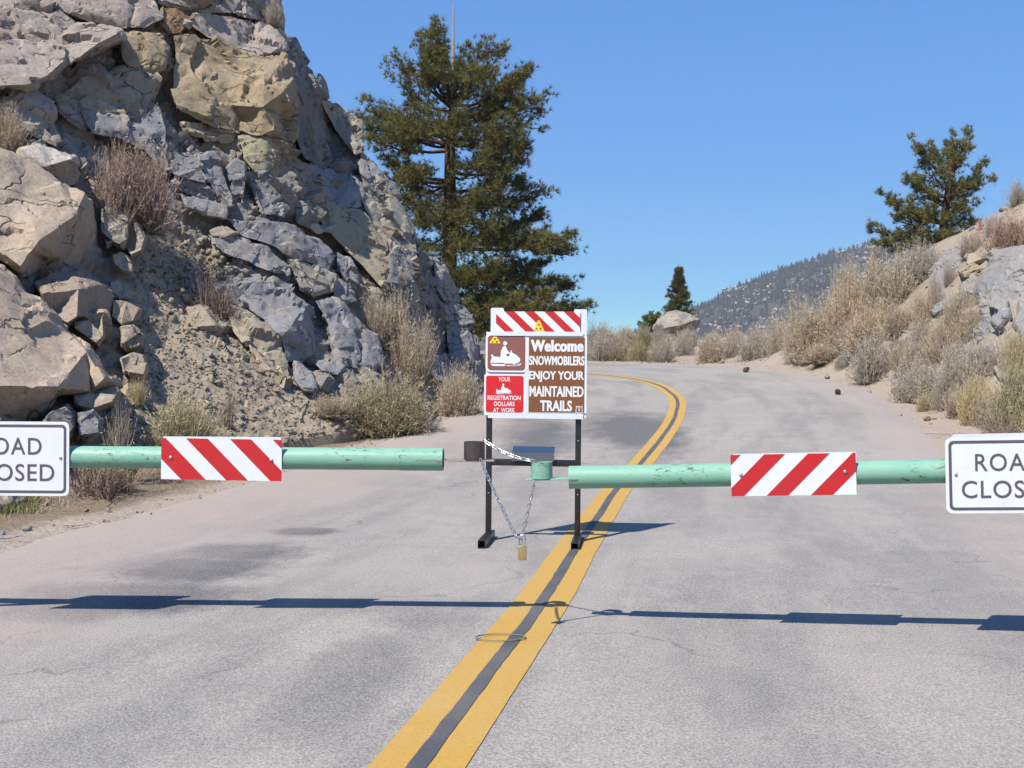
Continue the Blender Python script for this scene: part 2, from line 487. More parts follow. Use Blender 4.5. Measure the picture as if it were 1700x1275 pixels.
def mat_bark():
    b = NB('pine_bark'); p = b.obj()
    n = b.noise(b.scale(p, (6, 6, 1.2)), 2.5, 5, 0.7); v = b.vor(b.scale(p, (5, 5, 1.3)), 1.6, 'DISTANCE_TO_EDGE')
    c = b.mix(b.ramp(n, 0.3, 0.7), (0.05, 0.03, 0.02), (0.17, 0.095, 0.06))
    c = b.mix(b.ramp(v, 0, 0.14, 0.7, 0), c, (0.025, 0.018, 0.014))
    return b.done(c, 0.95, normal=b.bump(b.math('ADD', v, n), 0.06, 0.8), spec=0.1)

M_rock = mat_rock(); M_ground = mat_ground(); M_bark = mat_bark()
M_needle = mat_vcol('pine_needles', 0.7, 0.35, 1.6, 0.32)
M_brush = mat_vcol('dry_brush', 0.9, 0.3, 4.0, 0.2)
M_yellow = mat_paint('yellow_road_paint', (0.40, 0.235, 0.040), (0.33, 0.29, 0.25), 0.55)
M_blackpaint = mat_paint('black_road_paint', (0.055, 0.058, 0.066), (0.28, 0.25, 0.24), 0.35)
M_pipe = mat_pipe()
M_white = mat_plain('white_reflective_sheet', (0.60, 0.615, 0.63), 0.45, 0, 0.20, 5, (0.36, 0.33, 0.29))
M_whitedull = mat_plain('white_painted_board', (0.54, 0.57, 0.61), 0.6, 0, 0.22, 9, (0.3, 0.28, 0.26))
M_red = mat_plain('red_reflective_sheet', (0.43, 0.012, 0.014), 0.42, 0, 0.28, 6, (0.22, 0.03, 0.03))
M_red2 = mat_plain('red_sign_sheet', (0.50, 0.010, 0.014), 0.42, 0, 0.08)
M_brown = mat_plain('brown_sign_sheet', (0.16, 0.058, 0.018), 0.45, 0, 0.12)
M_maroon = mat_plain('faded_maroon_sheet', (0.20, 0.068, 0.060), 0.5, 0, 0.2)
M_letter = mat_plain('black_letter_film', (0.075, 0.07, 0.088), 0.5, 0, 0.1, dark=(0.12, 0.12, 0.13))
M_sticker = mat_plain('yellow_sticker', (0.85, 0.50, 0.02), 0.4, 0, 0.1)
M_stickink = mat_plain('sticker_ink', (0.12, 0.07, 0.01), 0.5)
M_black = mat_plain('black_enamel_steel', (0.012, 0.012, 0.013), 0.38, 0, 0.35, 18, (0.05, 0.045, 0.04))
M_shiny = mat_plain('smooth_black_plate', (0.22, 0.25, 0.30), 0.16, 0.9, 0.2)
M_rawsteel = mat_plain('dark_raw_steel', (0.10, 0.085, 0.08), 0.36, 0.6, 0.6, 20, (0.06, 0.025, 0.012))
M_rustbar = mat_plain('rusty_bar_steel', (0.30, 0.25, 0.22), 0.6, 0.4, 0.6, 30, (0.14, 0.06, 0.03))
M_zinc = mat_plain('zinc_chain_steel', (0.50, 0.51, 0.52), 0.36, 0.9, 0.15, 60)
M_brass = mat_plain('brass', (0.62, 0.44, 0.22), 0.33, 0.85, 0.25, 40)
M_bolt = mat_plain('bolt_steel', (0.55, 0.55, 0.55), 0.32, 0.9, 0.2, 60)
M_tar = mat_plain('tar_seal', (0.17, 0.165, 0.12), 0.6, 0, 0.3)
M_cone = mat_plain('pine_cone_scales', (0.075, 0.03, 0.018), 0.8, 0, 0.4, 60)
M_wood = mat_plain('grey_dead_wood', (0.30, 0.26, 0.22), 0.85, 0, 0.5, 12, (0.1, 0.08, 0.06), 0.004)

# ------------------------------------------------------------------ road course and terrain heights
CTRL = [(-3.4, -14), (-2.3, -6), (-1.2, 0), (-.377, 4.36), (.208, 7.475), (.61, 9.93), (1.46, 14.7), (2.10, 17.3), (2.87, 20.3), (3.58, 23.6),
        (4.10, 27), (4.18, 31), (3.72, 34.2), (2.6, 37.0), (0.6, 39.2), (-3, 41.4), (-8, 43.6), (-14, 46), (-22, 49)]
def catmull(pts, n=14):
    P = np.array(pts, float); P = np.vstack([2 * P[0] - P[1], P, 2 * P[-1] - P[-2]])
    out = []
    for i in range(1, len(P) - 2):
        for t in np.linspace(0, 1, n, endpoint=False):
            a, b, c, d = P[i - 1:i + 3]
            out.append(0.5 * ((2 * b) + (c - a) * t + (2 * a - 5 * b + 4 * c - d) * t * t + (-a + 3 * b - 3 * c + d) * t ** 3))
    out.append(P[-2])
    return np.array(out)
CL = catmull(CTRL)
for _ in range(12): CL[1:-1] = CL[1:-1] * 0.5 + 0.25 * (CL[:-2] + CL[2:])
TAN = np.gradient(CL, axis=0); TAN /= np.linalg.norm(TAN, axis=1, keepdims=True)
NRM = np.stack([TAN[:, 1], -TAN[:, 0]], 1)                   # points to the right of travel
ARC = np.concatenate([[0], np.cumsum(np.linalg.norm(np.diff(CL, axis=0), axis=1))])
_i0 = int(np.argmin(np.abs(CL[:, 1] - 31)))
def arc_of_y(y): return float(np.interp(y, CL[:_i0 + 60, 1], ARC[:_i0 + 60]))
_zy = [(-20, 0), (12, 0), (14.5, .03), (17, .13), (20.3, .42), (23.6, .66), (27, .93), (31, 1.2), (34, 1.37), (37, 1.5), (39.2, 1.62)]
ZA = [arc_of_y(y) for y, _ in _zy] + [ARC[-1]]
ZZ = [z for _, z in _zy] + [2.6]
def road_z_arc(a): return np.interp(a, ZA, ZZ)
def superelev(a): return np.interp(a, [arc_of_y(17), arc_of_y(27), arc_of_y(36), ARC[-1]], [0, .045, .075, .075])
def locate(X, Y):
    """signed lateral offset and arc length on the road of many points"""
    Q = np.stack([np.ravel(X), np.ravel(Y)], 1)
    lat = np.empty(len(Q)); arc = np.empty(len(Q))
    for s in range(0, len(Q), 20000):
        q = Q[s:s + 20000]
        d = ((q[:, None] - CL[None]) ** 2).sum(2)
        i = d.argmin(1)
        v = q - CL[i]
        lat[s:s + 20000] = (v * NRM[i]).sum(1)
        far = np.sqrt(d.min(1))
        lat[s:s + 20000] = np.where(far > np.abs(lat[s:s + 20000]) + 0.5, np.sign(lat[s:s + 20000]) * far, lat[s:s + 20000])
        arc[s:s + 20000] = ARC[i] + (v * TAN[i]).sum(1)
    return lat.reshape(np.shape(X)), arc.reshape(np.shape(X))
def road_z(lat, arc): return road_z_arc(arc) + superelev(arc) * np.clip(lat, -5, 6.5)

GP = []   # control heights off the road, from pixel + distance
for px, py, d in [(1700, 735, 18.7), (1500, 662, 25), (1350, 634, 31), (1150, 604, 43), (1000, 601, 47), (1700, 655, 20.3), (1700, 580, 21.6), (1700, 500, 23.3),
                  (1700, 420, 25.2), (1700, 335, 27.5), (1640, 375, 29.5), (1600, 425, 29.5), (1600, 500, 26.7), (1600, 590, 24), (1550, 408, 37), (1500, 455, 36), (1450, 492, 36),
                  (1450, 560, 31), (1500, 540, 28.5), (1400, 548, 35), (1330, 578, 35.5), (1300, 585, 41), (1250, 575, 44), (1200, 590, 45), (1100, 585, 52), (1000, 590, 52), (1100, 565, 62), (980, 570, 62), (1250, 575, 56),
                  (1350, 575, 50), (1450, 520, 50), (1600, 430, 47), (1800, 300, 30), (1900, 420, 24), (2000, 600, 19), (1800, 700, 17), (1900, 250, 36)]:
    v = PX(px, py, d); GP.append((v.x, v.y, v.z))
GP += [(22, 60, 6), (12, 75, 1.5), (2, 75, 2.0), (-10, 60, 2.4), (-20, 55, 3), (-25, 40, 3), (-14, 20, 0.5), (-10, 10, 0.0), (-9, 0, 0), (9, 6, 0.05), (9, 12, .15), (10, 0, 0), (14, 6, .9), (16, 12, 2.2),
       (25, 20, 7), (30, 40, 10), (10, -10, 0), (-10, -10, 0), (40, 80, 6), (10, 110, 1), (-30, 100, 1), (60, 20, 10), (-60, 20, 3), (0, -60, 0), (60, -40, 2), (-60, -40, 1),
       (0, 300, -12), (300, 300, -10), (-300, 300, -10), (0, 1200, -40), (900, 800, -30), (-900, 800, -30), (0, -900, -5), (900, -500, -5), (-900, -500, -5), (0, 6000, -60), (4000, 4000, -60), (-4000, 4000, -60), (4000, -3000, -30), (-4000, -3000, -30)]
for a in np.arange(4, ARC[-1], 5.0):
    i = int(np.searchsorted(ARC, a))
    for l in (-5.8, 5.2):
        p = CL[min(i, len(CL) - 1)] + NRM[min(i, len(CL) - 1)] * l
        if abs(locate(np.array([p[0]]), np.array([p[1]]))[0][0] - l) < 0.6:
            GP.append((p[0], p[1], float(road_z(l, a))))
GP = np.array(GP)
GR = RBF(GP[:, :2], GP[:, 2])
def ground_height(X, Y, detail=True, under=False):
    X = np.asarray(X, float); Y = np.asarray(Y, float); sh = X.shape
    x, y = X.ravel(), Y.ravel()
    z = np.concatenate([GR(np.stack([x[s:s + 20000], y[s:s + 20000]], 1)) for s in range(0, len(x), 20000)])
    lat, arc = locate(x, y)
    zr = road_z(lat, arc)
    w = np.clip((6.2 - np.abs(lat)) / 1.4, 0, 1); w = w * w * (3 - 2 * w)
    inroad = (arc > -5) & (arc < ARC[-1] + 5)
    w = w * inroad
    z = z * (1 - w) + zr * w
    if detail:
        P = np.stack([x, y, 0 * x], 1)
        amp = np.clip((np.abs(lat) - 3.9) / 2.5, 0, 1) * np.clip(1.5 - np.abs(y) / 400, 0, 1)
        z = z + amp * (0.16 * fbm(P, 0.55, 4, 3) + 0.05 * vnoise(P, 2.7, 9))
    if under:
        u = np.clip((4.95 - np.abs(lat + 0.25)) / 0.5, 0, 1) * inroad
        z = z - 0.09 * u
    return z.reshape(sh)
_cx = np.arange(-45, 60.1, 0.3); _cy = np.arange(0, 100.1, 0.3)
_cz = ground_height(*np.meshgrid(_cx, _cy, indexing='ij'), False)
def gfast(x, y):
    i = np.clip((x + 45) / .3, 0, len(_cx) - 1.001); j = np.clip(y / .3, 0, len(_cy) - 1.001)
    a = i.astype(int); b = j.astype(int); u = i - a; v = j - b
    return _cz[a, b] * (1 - u) * (1 - v) + _cz[a + 1, b] * u * (1 - v) + _cz[a, b + 1] * (1 - u) * v + _cz[a + 1, b + 1] * u * v
def gdepth(px, py, lo=3.0, hi=95.0):
    """distance at which the view ray through a pixel meets the ground"""
    d = np.arange(lo, hi, 0.12)
    z = gfast((px - CX) / F * d, d)
    rz = EYE - (py - HY) / F * d
    m = np.where(rz <= z)[0]
    return float(d[m[0]]) if len(m) else hi
def flat_depth(px, py):
    return gdepth(px, py)

M_road = mat_road(flat_depth)
xs = np.unique(np.concatenate([-np.geomspace(14, 1780, 30)[::-1], np.arange(-14, 22, 0.3), np.geomspace(22, 2350, 30)]))
ys = np.unique(np.concatenate([-np.geomspace(6, 390, 14)[::-1], np.arange(-6, 3, 1.0), np.arange(3, 64, 0.3), np.geomspace(64, 2540, 30)]))
GX, GY = np.meshgrid(xs, ys, indexing='ij')
GZ = ground_height(GX, GY, True, True)
me = mesh_np('ground', np.stack([GX, GY, GZ], -1).reshape(-1, 3), grid_faces(len(xs), len(ys)), True)
lat_, arc_ = locate(GX, GY)
for nm, arr in (('near', np.clip((6.4 - np.abs(lat_)) / 1.2, 0, 1)), ('litter', np.clip((-lat_ - 5.35) / .7, 0, 1) * (GY > 7) * (GY < 30))):
    a = me.attributes.new(nm, 'FLOAT', 'POINT'); a.data.foreach_set('value', arr.ravel().astype(np.float32))
tag(link('ground', me, M_ground), kind='structure')

# road sheet
lats = np.concatenate([[-5.35, -5.15], np.linspace(-4.9, 4.4, 40), [4.65, 4.85]])
LA, AR = np.meshgrid(lats, np.arange(len(CL)), indexing='ij')
c = CL[AR] + NRM[AR] * LA[..., None]
z = road_z(LA, ARC[AR]) - 0.05 * (np.abs(LA + 0.25) > 5.0) - 0.012 * (np.abs(LA + .25) > 4.75)
V = np.concatenate([c, z[..., None]], -1).reshape(-1, 3)
V[:, 2] += 0.012 * fbm(V * (1, 1, 0), 0.5, 2, 5)
me = mesh_np('road', V, grid_faces(len(lats), len(CL)), True)
for nm, arr in (('lat', LA), ('along', ARC[AR])):
    a = me.attributes.new(nm, 'FLOAT', 'POINT'); a.data.foreach_set('value', arr.ravel().astype(np.float32))
tag(link('road', me, M_road), kind='structure')
def road_top(x, y):
    lat, arc = locate(np.array([x]), np.array([y]))
    return float(road_z(lat, arc)[0] + 0.012 * fbm(np.array([[x, y, 0.]]), 0.5, 2, 5)[0])

# double yellow centre line with the black strip between
def strip(name, l0, l1, lift, mat, wob, seed):
    n = 900
    a = np.linspace(2, ARC[-1] - 1, n)
    cx = np.stack([np.interp(a, ARC, CL[:, k]) for k in (0, 1)], 1)
    nn = np.stack([np.interp(a, ARC, NRM[:, k]) for k in (0, 1)], 1)
    rows = []
    m = 4
    for j in range(m):
        t = j / (m - 1)
        l = l0 + (l1 - l0) * t
        e = wob * (fbm(np.stack([a, 0 * a + seed, 0 * a], 1), 0.9, 3, seed) + 0.35 * vnoise(np.stack([a, 0 * a, 0 * a], 1), 14, seed + 5 + j))
        L = l + e
        p = cx + nn * L[:, None]
        z = road_z(L, a) + 0.012 * fbm(np.stack([p[:, 0], p[:, 1], 0 * a], 1), 0.5, 2, 5) + lift
        rows.append(np.column_stack([p, z]))
    V = np.stack(rows, 0).reshape(-1, 3)
    o = link(name, mesh_np(name, V, grid_faces(m, n), True), mat)
    tag(o, kind='structure')
strip('yellow_centre_line', -0.195, -0.030, 0.005, M_yellow, 0.006, 2)
strip('yellow_centre_line', 0.030, 0.195, 0.005, M_yellow, 0.006, 4)
strip('black_centre_strip', -0.040, 0.040, 0.009, M_blackpaint, 0.011, 8)

# ------------------------------------------------------------------ rocks
DC = [(-200, -100, 20.7), (0, -100, 23.5), (200, -100, 25.2), (400, -100, 28.1), (-200, 100, 18.5), (0, 0, 22.3), (100, 0, 23.6), (200, 0, 24.5), (300, 0, 25.4), (400, 0, 27.2), (465, 0, 30),
      (0, 100, 21.2), (200, 100, 23.6), (300, 100, 24.9), (400, 100, 26.2), (500, 100, 30), (545, 165, 31), (0, 200, 20.2), (100, 200, 21.6), (200, 200, 22.8), (300, 200, 24), (400, 200, 25.5), (500, 200, 28.3), (600, 230, 31.5),
      (-200, 300, 16.2), (0, 300, 19), (100, 300, 20.4), (200, 300, 21.9), (300, 300, 23.2), (400, 300, 24.4), (500, 300, 26.3), (600, 300, 30), (670, 330, 32),
      (-200, 450, 14), (0, 400, 17.9), (100, 400, 19.4), (200, 400, 20.9), (300, 400, 22.3), (400, 400, 23.5), (500, 400, 24.8), (600, 400, 28), (700, 400, 32),
      (0, 500, 16.8), (100, 500, 18.2), (200, 500, 19.7), (300, 500, 21.2), (400, 500, 22.5), (500, 500, 23.7), (600, 500, 25.8), (700, 500, 29.8), (740, 460, 32.4), (785, 540, 33),
      (-200, 600, 12.3), (0, 600, 15.2), (100, 600, 16.6), (200, 600, 18), (300, 600, 19.4), (400, 600, 20.6), (500, 600, 22.3), (600, 600, 24.1), (700, 600, 27.6), (780, 600, 32), (800, 610, 33.5),
      (-200, 700, 11.5), (0, 700, 13.6), (100, 700, 15.2), (200, 700, 16.6), (300, 700, 17.8), (400, 700, 19), (500, 700, 20.2), (600, 690, 21.8), (700, 680, 24.4), (780, 650, 29.5)]
DC += [(-200, 860, 10.9), (0, 840, 12.2), (150, 800, 15.0), (300, 768, 17.0), (420, 742, 18.6), (560, 715, 20.5), (700, 692, 23.4), (770, 658, 28.5), (800, 636, 32.5)]
DC += [(482, 110, 26.8), (484, 150, 26.2), (484, 200, 26.2), (482, 228, 26.2), (505, 110, 29.2), (512, 150, 28.9), (515, 200, 28.9), (530, 225, 30.2), (548, 262, 31.6), (545, 200, 31.6), (506, 258, 27.6), (470, 85, 27.5), (560, 225, 31.2), (575, 255, 31.0),
       (686, 430, 29.0), (690, 470, 28.8), (712, 450, 32.2), (722, 490, 32.2), (728, 540, 32.0), (700, 530, 29.3), (705, 570, 29.2), (735, 580, 31.6)]
DL = RBF([c[:2] for c in DC], [c[2] for c in DC])
# albedo of the bare slope, by place on it
TAN_, GREY, OCHRE, BEIGE = (.34, .27, .185), (.20, .205, .215), (.27, .205, .115), (.30, .25, .21)
CC = [(0, 0, BEIGE), (150, 60, BEIGE), (0, 150, BEIGE), (150, 160, BEIGE), (300, 30, OCHRE), (400, 30, BEIGE), (400, 150, OCHRE), (300, 130, OCHRE), (480, 160, OCHRE), (540, 180, GREY), (560, 250, GREY), (505, 120, GREY), (512, 160, GREY), (515, 210, GREY), (525, 250, GREY), (440, 260, OCHRE),
      (250, 230, GREY), (330, 300, GREY), (450, 320, GREY), (560, 330, OCHRE), (620, 330, GREY), (640, 430, OCHRE), (700, 430, GREY), (760, 520, GREY), (400, 420, GREY), (480, 480, GREY), (560, 520, GREY), (640, 560, GREY),
      (60, 330, BEIGE), (80, 560, TAN_), (60, 680, TAN_), (230, 480, TAN_), (300, 560, TAN_), (350, 640, TAN_), (430, 620, TAN_), (300, 720, TAN_), (480, 690, TAN_), (560, 690, TAN_), (700, 660, TAN_), (260, 400, TAN_), (150, 760, TAN_), (0, 800, TAN_), (330, 430, TAN_)]
CR = RBF([c[:2] for c in CC], [c[2] for c in CC])
ROUGH = RBF([(0, 0), (300, 50), (450, 100), (550, 250), (680, 400), (780, 560), (450, 300), (400, 450), (500, 550), (100, 300), (80, 500), (250, 450), (300, 560), (350, 650), (450, 650), (300, 740), (560, 700), (700, 670), (100, 780), (620, 600)],
            [1, 1, 1, 1, .9, .9, 1, .8, .9, .8, .8, .35, .15, .1, .12, .1, .2, .25, .15, .6])

def polyline(pts, n):
    P = np.array(pts, float); s = np.concatenate([[0], np.cumsum(np.linalg.norm(np.diff(P, axis=0), axis=1))])
    t = np.linspace(0, s[-1], n)
    return np.stack([np.interp(t, s, P[:, 0]), np.interp(t, s, P[:, 1])], 1)
FOOT = polyline([(-200, 872), (0, 850), (150, 808), (300, 775), (420, 748), (560, 722), (700, 698), (770, 664), (800, 644), (804, 632)], 300)
TOP = polyline([(-200, -120), (0, -120), (200, -120), (400, -120), (452, -60), (463, 0), (470, 45), (490, 66), (508, 105), (540, 155), (548, 172), (596, 198), (604, 250), (640, 292), (664, 325), (690, 385), (705, 415), (738, 452), (758, 478), (768, 505), (786, 535), (794, 575), (800, 600), (804, 622)], 300)
NV = 250
tt = np.linspace(0, 1, NV)
G2 = FOOT[:, None] * (1 - tt[None, :, None]) + TOP[:, None] * tt[None, :, None]
q = G2.reshape(-1, 2)
d = DL(q)
V = np.column_stack([(q[:, 0] - CX) / F * d, d, EYE - (q[:, 1] - HY) / F * d]).reshape(300, NV, 3)
cols = np.clip(CR(q), 0.08, 0.45).reshape(300, NV, 3)
rg = np.clip(ROUGH(q), 0.08, 1.0).reshape(300, NV)
V[:, 0, 2] -= 0.25; V[:, 1, 2] -= 0.1
# the back of the outcrop, falling away behind the skyline
bk = []
for k, (dx, dy, dz) in enumerate([(-.35, .7, -.1), (-1.2, 2.0, -.5), (-3.0, 4.2, -2.2), (-6.0, 7.0, -5.5), (-9, 9.5, -12)]):
    bk.append(V[:, -1] + np.array((dx, dy, dz)))
bk = np.stack(bk, 1)
V = np.concatenate([V, bk], 1)
cols = np.concatenate([cols, np.repeat(cols[:, -1:], 5, 1)], 1); rg = np.concatenate([rg, np.repeat(rg[:, -1:], 5, 1)], 1)
nu, nv = V.shape[:2]
T = grid_faces(nu, nv)
V = V.reshape(-1, 3); rgf = rg.ravel()
N = vnormals(V, T)
if N[:, 1].mean() > 0: N = -N; T = T[:, ::-1]
th = R(35)                                        # bedding dips towards the road
Q = np.stack([V[:, 0] * math.cos(th) - V[:, 2] * math.sin(th), V[:, 1], (V[:, 0] * math.sin(th) + V[:, 2] * math.cos(th)) * 1.7], 1)
disp = 0.30 * facet(Q, 0.5, 1) + 0.16 * facet(Q, 1.25, 2) + 0.07 * facet(Q, 3.0, 3) + 0.03 * facet(Q, 7.0, 5) + 0.025 * fbm(V, 3.5, 4, 4)
edge = np.ones((nu, nv)); edge[:, :4] = 0; edge[:, 250:] = 0.6; edge[:, 243:250] = 0.45
disp = (disp - 0.10) * rgf * edge.ravel() + (1 - rgf) * edge.ravel() * (0.07 * fbm(V, 1.4, 4, 6) + 0.03 * facet(V, 5.0, 8))
V = V + N * disp[:, None]
me = mesh_np('rock_cliff', V, T, True, cols.reshape(-1, 3)); me.set_sharp_from_angle(angle=R(38))
cliff = tag(link('rock_cliff', me, M_rock), kind='structure')

TONES = {'beige': (.36, .30, .26), 'pale': (.44, .40, .36), 'ochre': (.31, .235, .13), 'olive': (.30, .265, .165), 'grey': (.22, .225, .24), 'dark': (.10, .105, .115), 'tan': (.35, .285, .20),
         'peach': (.45, .35, .255), 'rust': (.30, .16, .06), 'redtop': (.30, .22, .165), 'greytan': (.28, .26, .215), 'mid': (.245, .245, .255)}

def densify(bm, L, it=6):
    for _ in range(it):
        es = [e for e in bm.edges if e.calc_length() > L]
        if not es: break
        bmesh.ops.subdivide_edges(bm, edges=es, cuts=1)
        bmesh.ops.triangulate(bm, faces=[f for f in bm.faces if len(f.verts) > 3])

def rock_finish(bm, name, tone, parent, L, amp, seed, smooth=1):
    bmesh.ops.remove_doubles(bm, verts=bm.verts, dist=0.004)
    bmesh.ops.recalc_face_normals(bm, faces=bm.faces)
    densify(bm, L)
    for _ in range(smooth):
        bmesh.ops.smooth_vert(bm, verts=bm.verts, factor=0.22, use_axis_x=True, use_axis_y=True, use_axis_z=True)
    bmesh.ops.recalc_face_normals(bm, faces=bm.faces)
    me = bpy.data.meshes.new(name); bm.to_mesh(me); bm.free()
    n = len(me.vertices)
    co = np.empty(n * 3, np.float32); me.vertices.foreach_get('co', co); co = co.reshape(-1, 3).astype(float)
    no = np.empty(n * 3, np.float32); me.vertices.foreach_get('normal', no); no = no.reshape(-1, 3)
    Q = co + seed * 3.7
    dsp = amp * (0.075 * facet(Q, 0.9, 21) + 0.026 * facet(Q, 2.6, 22) + 0.009 * facet(Q, 7.5, 23) + 0.010 * fbm(Q, 5, 3, 24))
    co = co + no * dsp[:, None]
    me.vertices.foreach_set('co', co.astype(np.float32).ravel())
    for p in me.polygons: p.use_smooth = True
    me.update(); me.set_sharp_from_angle(angle=R(34))
    t = np.array(TONES[tone])
    m = fbm(Q, 0.9, 3, 31)[:, None]
    set_col(me, np.clip(t * (1 + 0.22 * m), 0.05, 0.6))
    return link(name, me, M_rock, parent)

RK = [0]
def rock(name, tone, O, I=None, prot=0.5, back=0.7, edge=0.16, flat=0.35, amp=1.0, depth=None, parent=None, label=None, L=None, shrink=0.84, smooth=1):
    """O outline pixels; I inner pixels with depth offsets; built at its own distance with a closed back"""
    RK[0] += 1; rs = random.Random(RK[0])
    cx = sum(p[0] for p in O) / len(O); cy = sum(p[1] for p in O) / len(O)
    Dn = (lambda x, y: float(DL([(x, y)])[0])) if depth is None else depth
    d0 = Dn(cx, cy)
    De = lambda x, y: (1 - flat) * Dn(x, y) + flat * d0
    n = len(O)
    if I is None:
        I = [(cx + (x - cx) * shrink - 2, cy + (y - cy) * shrink - 2, rs.uniform(-.08, .08)) for x, y in O]
    pts = [Vector((p[0], p[1])) for p in O] + [Vector((p[0], p[1])) for p in I]
    vs, es, fs, ov, oe, of = delaunay_2d_cdt(pts, [(i, (i + 1) % n) for i in range(n)], [], 1, 0.01)
    bm = bmesh.new()
    bv = []
    back_v = {}
    for i, v in enumerate(vs):
        src = ov[i][0] if ov[i] else None
        if src is None or src < n:
            dd = edge[src] if (isinstance(edge, (list, tuple)) and src is not None) else (edge if not isinstance(edge, (list, tuple)) else 0.3)
        else:
            dd = I[src - n][2]
        bv.append(bm.verts.new(PX(v.x, v.y, De(v.x, v.y) - prot + dd)))
    for f in fs: bm.faces.new([bv[i] for i in f])
    bm.edges.ensure_lookup_table()
    bnd = [e for e in bm.edges if e.is_boundary]
    bset = {}
    for e in bnd:
        for v in e.verts:
            if v not in bset:
                px = v.co.x / v.co.y * F + CX; py = HY - (v.co.z - EYE) / v.co.y * F
                bx, by = cx + (px - cx) * 0.86, cy + (py - cy) * 0.86
                bset[v] = bm.verts.new(PX(bx, by, De(bx, by) + back))
    cvert = bm.verts.new(PX(cx, cy, d0 + back * 1.15))
    for e in bnd:
        a, b = e.verts
        bm.faces.new((a, b, bset[b], bset[a])); bm.faces.new((bset[a], bset[b], cvert))
    size = max(max(p[0] for p in O) - min(p[0] for p in O), max(p[1] for p in O) - min(p[1] for p in O)) / F * d0
    bmesh.ops.triangulate(bm, faces=bm.faces)
    o = rock_finish(bm, name, tone, parent, L or max(0.035, min(0.10, size / 18)), amp * min(1.0, 0.45 + size * 0.35), RK[0], smooth)
    if label: tag(o, label, 'boulder')
    return o

def cr(tone, O, I=None, **k):
    k['prot'] = 0.12 + 0.42 * k.get('prot', .5); k.setdefault('flat', .12); k.setdefault('edge', .05)
    if isinstance(k['edge'], (list, tuple)): k['edge'] = [e * .6 for e in k['edge']]
    if I: I = [(x, y, z * .7) for x, y, z in I]
    k.setdefault('amp', 1.25); k.setdefault('smooth', 0); k.setdefault('shrink', .9)
    return rock('rock', tone, O, I, parent=cliff, **k)
# upper left massif
cr('beige', [(60, -60), (240, -60), (262, 8), (268, 28), (240, 48), (205, 46), (165, 35), (115, 20), (90, 8)], [(80, -40, 0), (222, -40, 0), (228, 8, -.05), (224, 32, 0), (165, 26, -.1), (110, 8, 0)], prot=.9)
cr('beige', [(-60, -50), (40, -55), (70, -10), (92, 12), (60, 17), (20, 17), (-60, 6)], prot=.7)
cr('beige', [(-60, 5), (20, 18), (95, 17), (125, 34), (125, 55), (105, 70), (60, 62), (35, 58), (0, 65), (-60, 70)], [(-50, 15, 0), (20, 26, 0), (90, 24, -.1), (108, 38, 0), (98, 60, 0), (60, 54, -.1), (0, 56, 0), (-50, 60, 0)], prot=.8)
cr('beige', [(-60, 66), (30, 60), (108, 70), (130, 42), (200, 50), (208, 62), (165, 80), (112, 108), (85, 130), (45, 147), (0, 150), (-60, 158)],
   [(-50, 75, .1), (30, 68, .05), (112, 78, 0), (140, 52, .0), (192, 56, -.1), (160, 74, -.3), (105, 102, -.35), (80, 124, -.35), (44, 140, -.3), (0, 142, -.2), (20, 105, -.1)], prot=1.9, back=1.2)
cr('ochre', [(200, 50), (265, 60), (277, 80), (268, 112), (255, 118), (215, 111), (205, 95), (200, 70)], [(208, 60, 0), (258, 68, 0), (262, 100, 0), (220, 103, 0)], prot=.85, back=1)
cr('tan', [(95, 165), (135, 132), (190, 118), (245, 116), (262, 130), (252, 160), (228, 200), (140, 187), (100, 180)], prot=.25, flat=.2, shrink=.85)
cr('beige', [(95, 170), (140, 178), (150, 200), (140, 215), (110, 196), (97, 185)], prot=.35)
cr('mid', [(140, 187), (228, 201), (262, 168), (276, 212), (284, 285), (262, 280), (240, 250), (200, 228), (150, 222)], [(150, 194, 0), (228, 208, -.05), (252, 222, -.1), (240, 240, 0), (200, 220, 0), (160, 214, 0)], prot=.7)
cr('beige', [(-60, 150), (0, 155), (60, 153), (90, 175), (85, 200), (105, 226), (90, 240), (50, 222), (0, 200), (-60, 190)], prot=.5)
# ochre wall in the middle
cr('greytan', [(255, -70), (448, -70), (458, -20), (462, 30), (430, 33), (395, 24), (330, 18), (300, 14), (265, 4)], prot=.5)
cr('rust', [(266, 8), (300, 14), (318, 30), (303, 58), (282, 60), (264, 40)], prot=.35)
cr('beige', [(318, 18), (380, 25), (455, 42), (484, 66), (470, 84), (440, 94), (400, 84), (345, 62), (312, 40)], prot=.75, back=1)
cr('ochre', [(290, 62), (345, 60), (400, 84), (440, 94), (476, 88), (486, 130), (494, 160), (491, 192), (486, 222), (474, 235), (430, 227), (390, 217), (345, 208), (300, 184), (287, 150), (294, 105)],
   [(305, 75, .1), (345, 72, .05), (395, 98, -.1), (436, 106, -.15), (466, 104, -.1), (340, 96, .1), (318, 112, .12), (385, 108, .16), (430, 118, .14), (330, 130, -.12), (352, 150, -.2), (318, 160, -.05), (405, 140, .12), (440, 140, -.28), (470, 152, -.34), (480, 185, -.34),
    (436, 178, -.26), (385, 175, -.05), (400, 196, .06), (460, 200, -.05), (455, 216, -.2), (350, 192, -.05), (300, 165, .05), (474, 222, -.15), (372, 128, .02)], prot=.8, back=1.2, amp=1.5, smooth=0, edge=.05)
cr('olive', [(300, 205), (350, 212), (395, 220), (388, 232), (340, 232), (305, 220)], prot=.3)
cr('olive', [(398, 228), (440, 230), (480, 238), (490, 270), (510, 300), (470, 300), (430, 288), (405, 258)], [(408, 236, .1), (470, 242, .1), (484, 272, 0), (490, 292, 0), (440, 280, 0)], prot=.4)
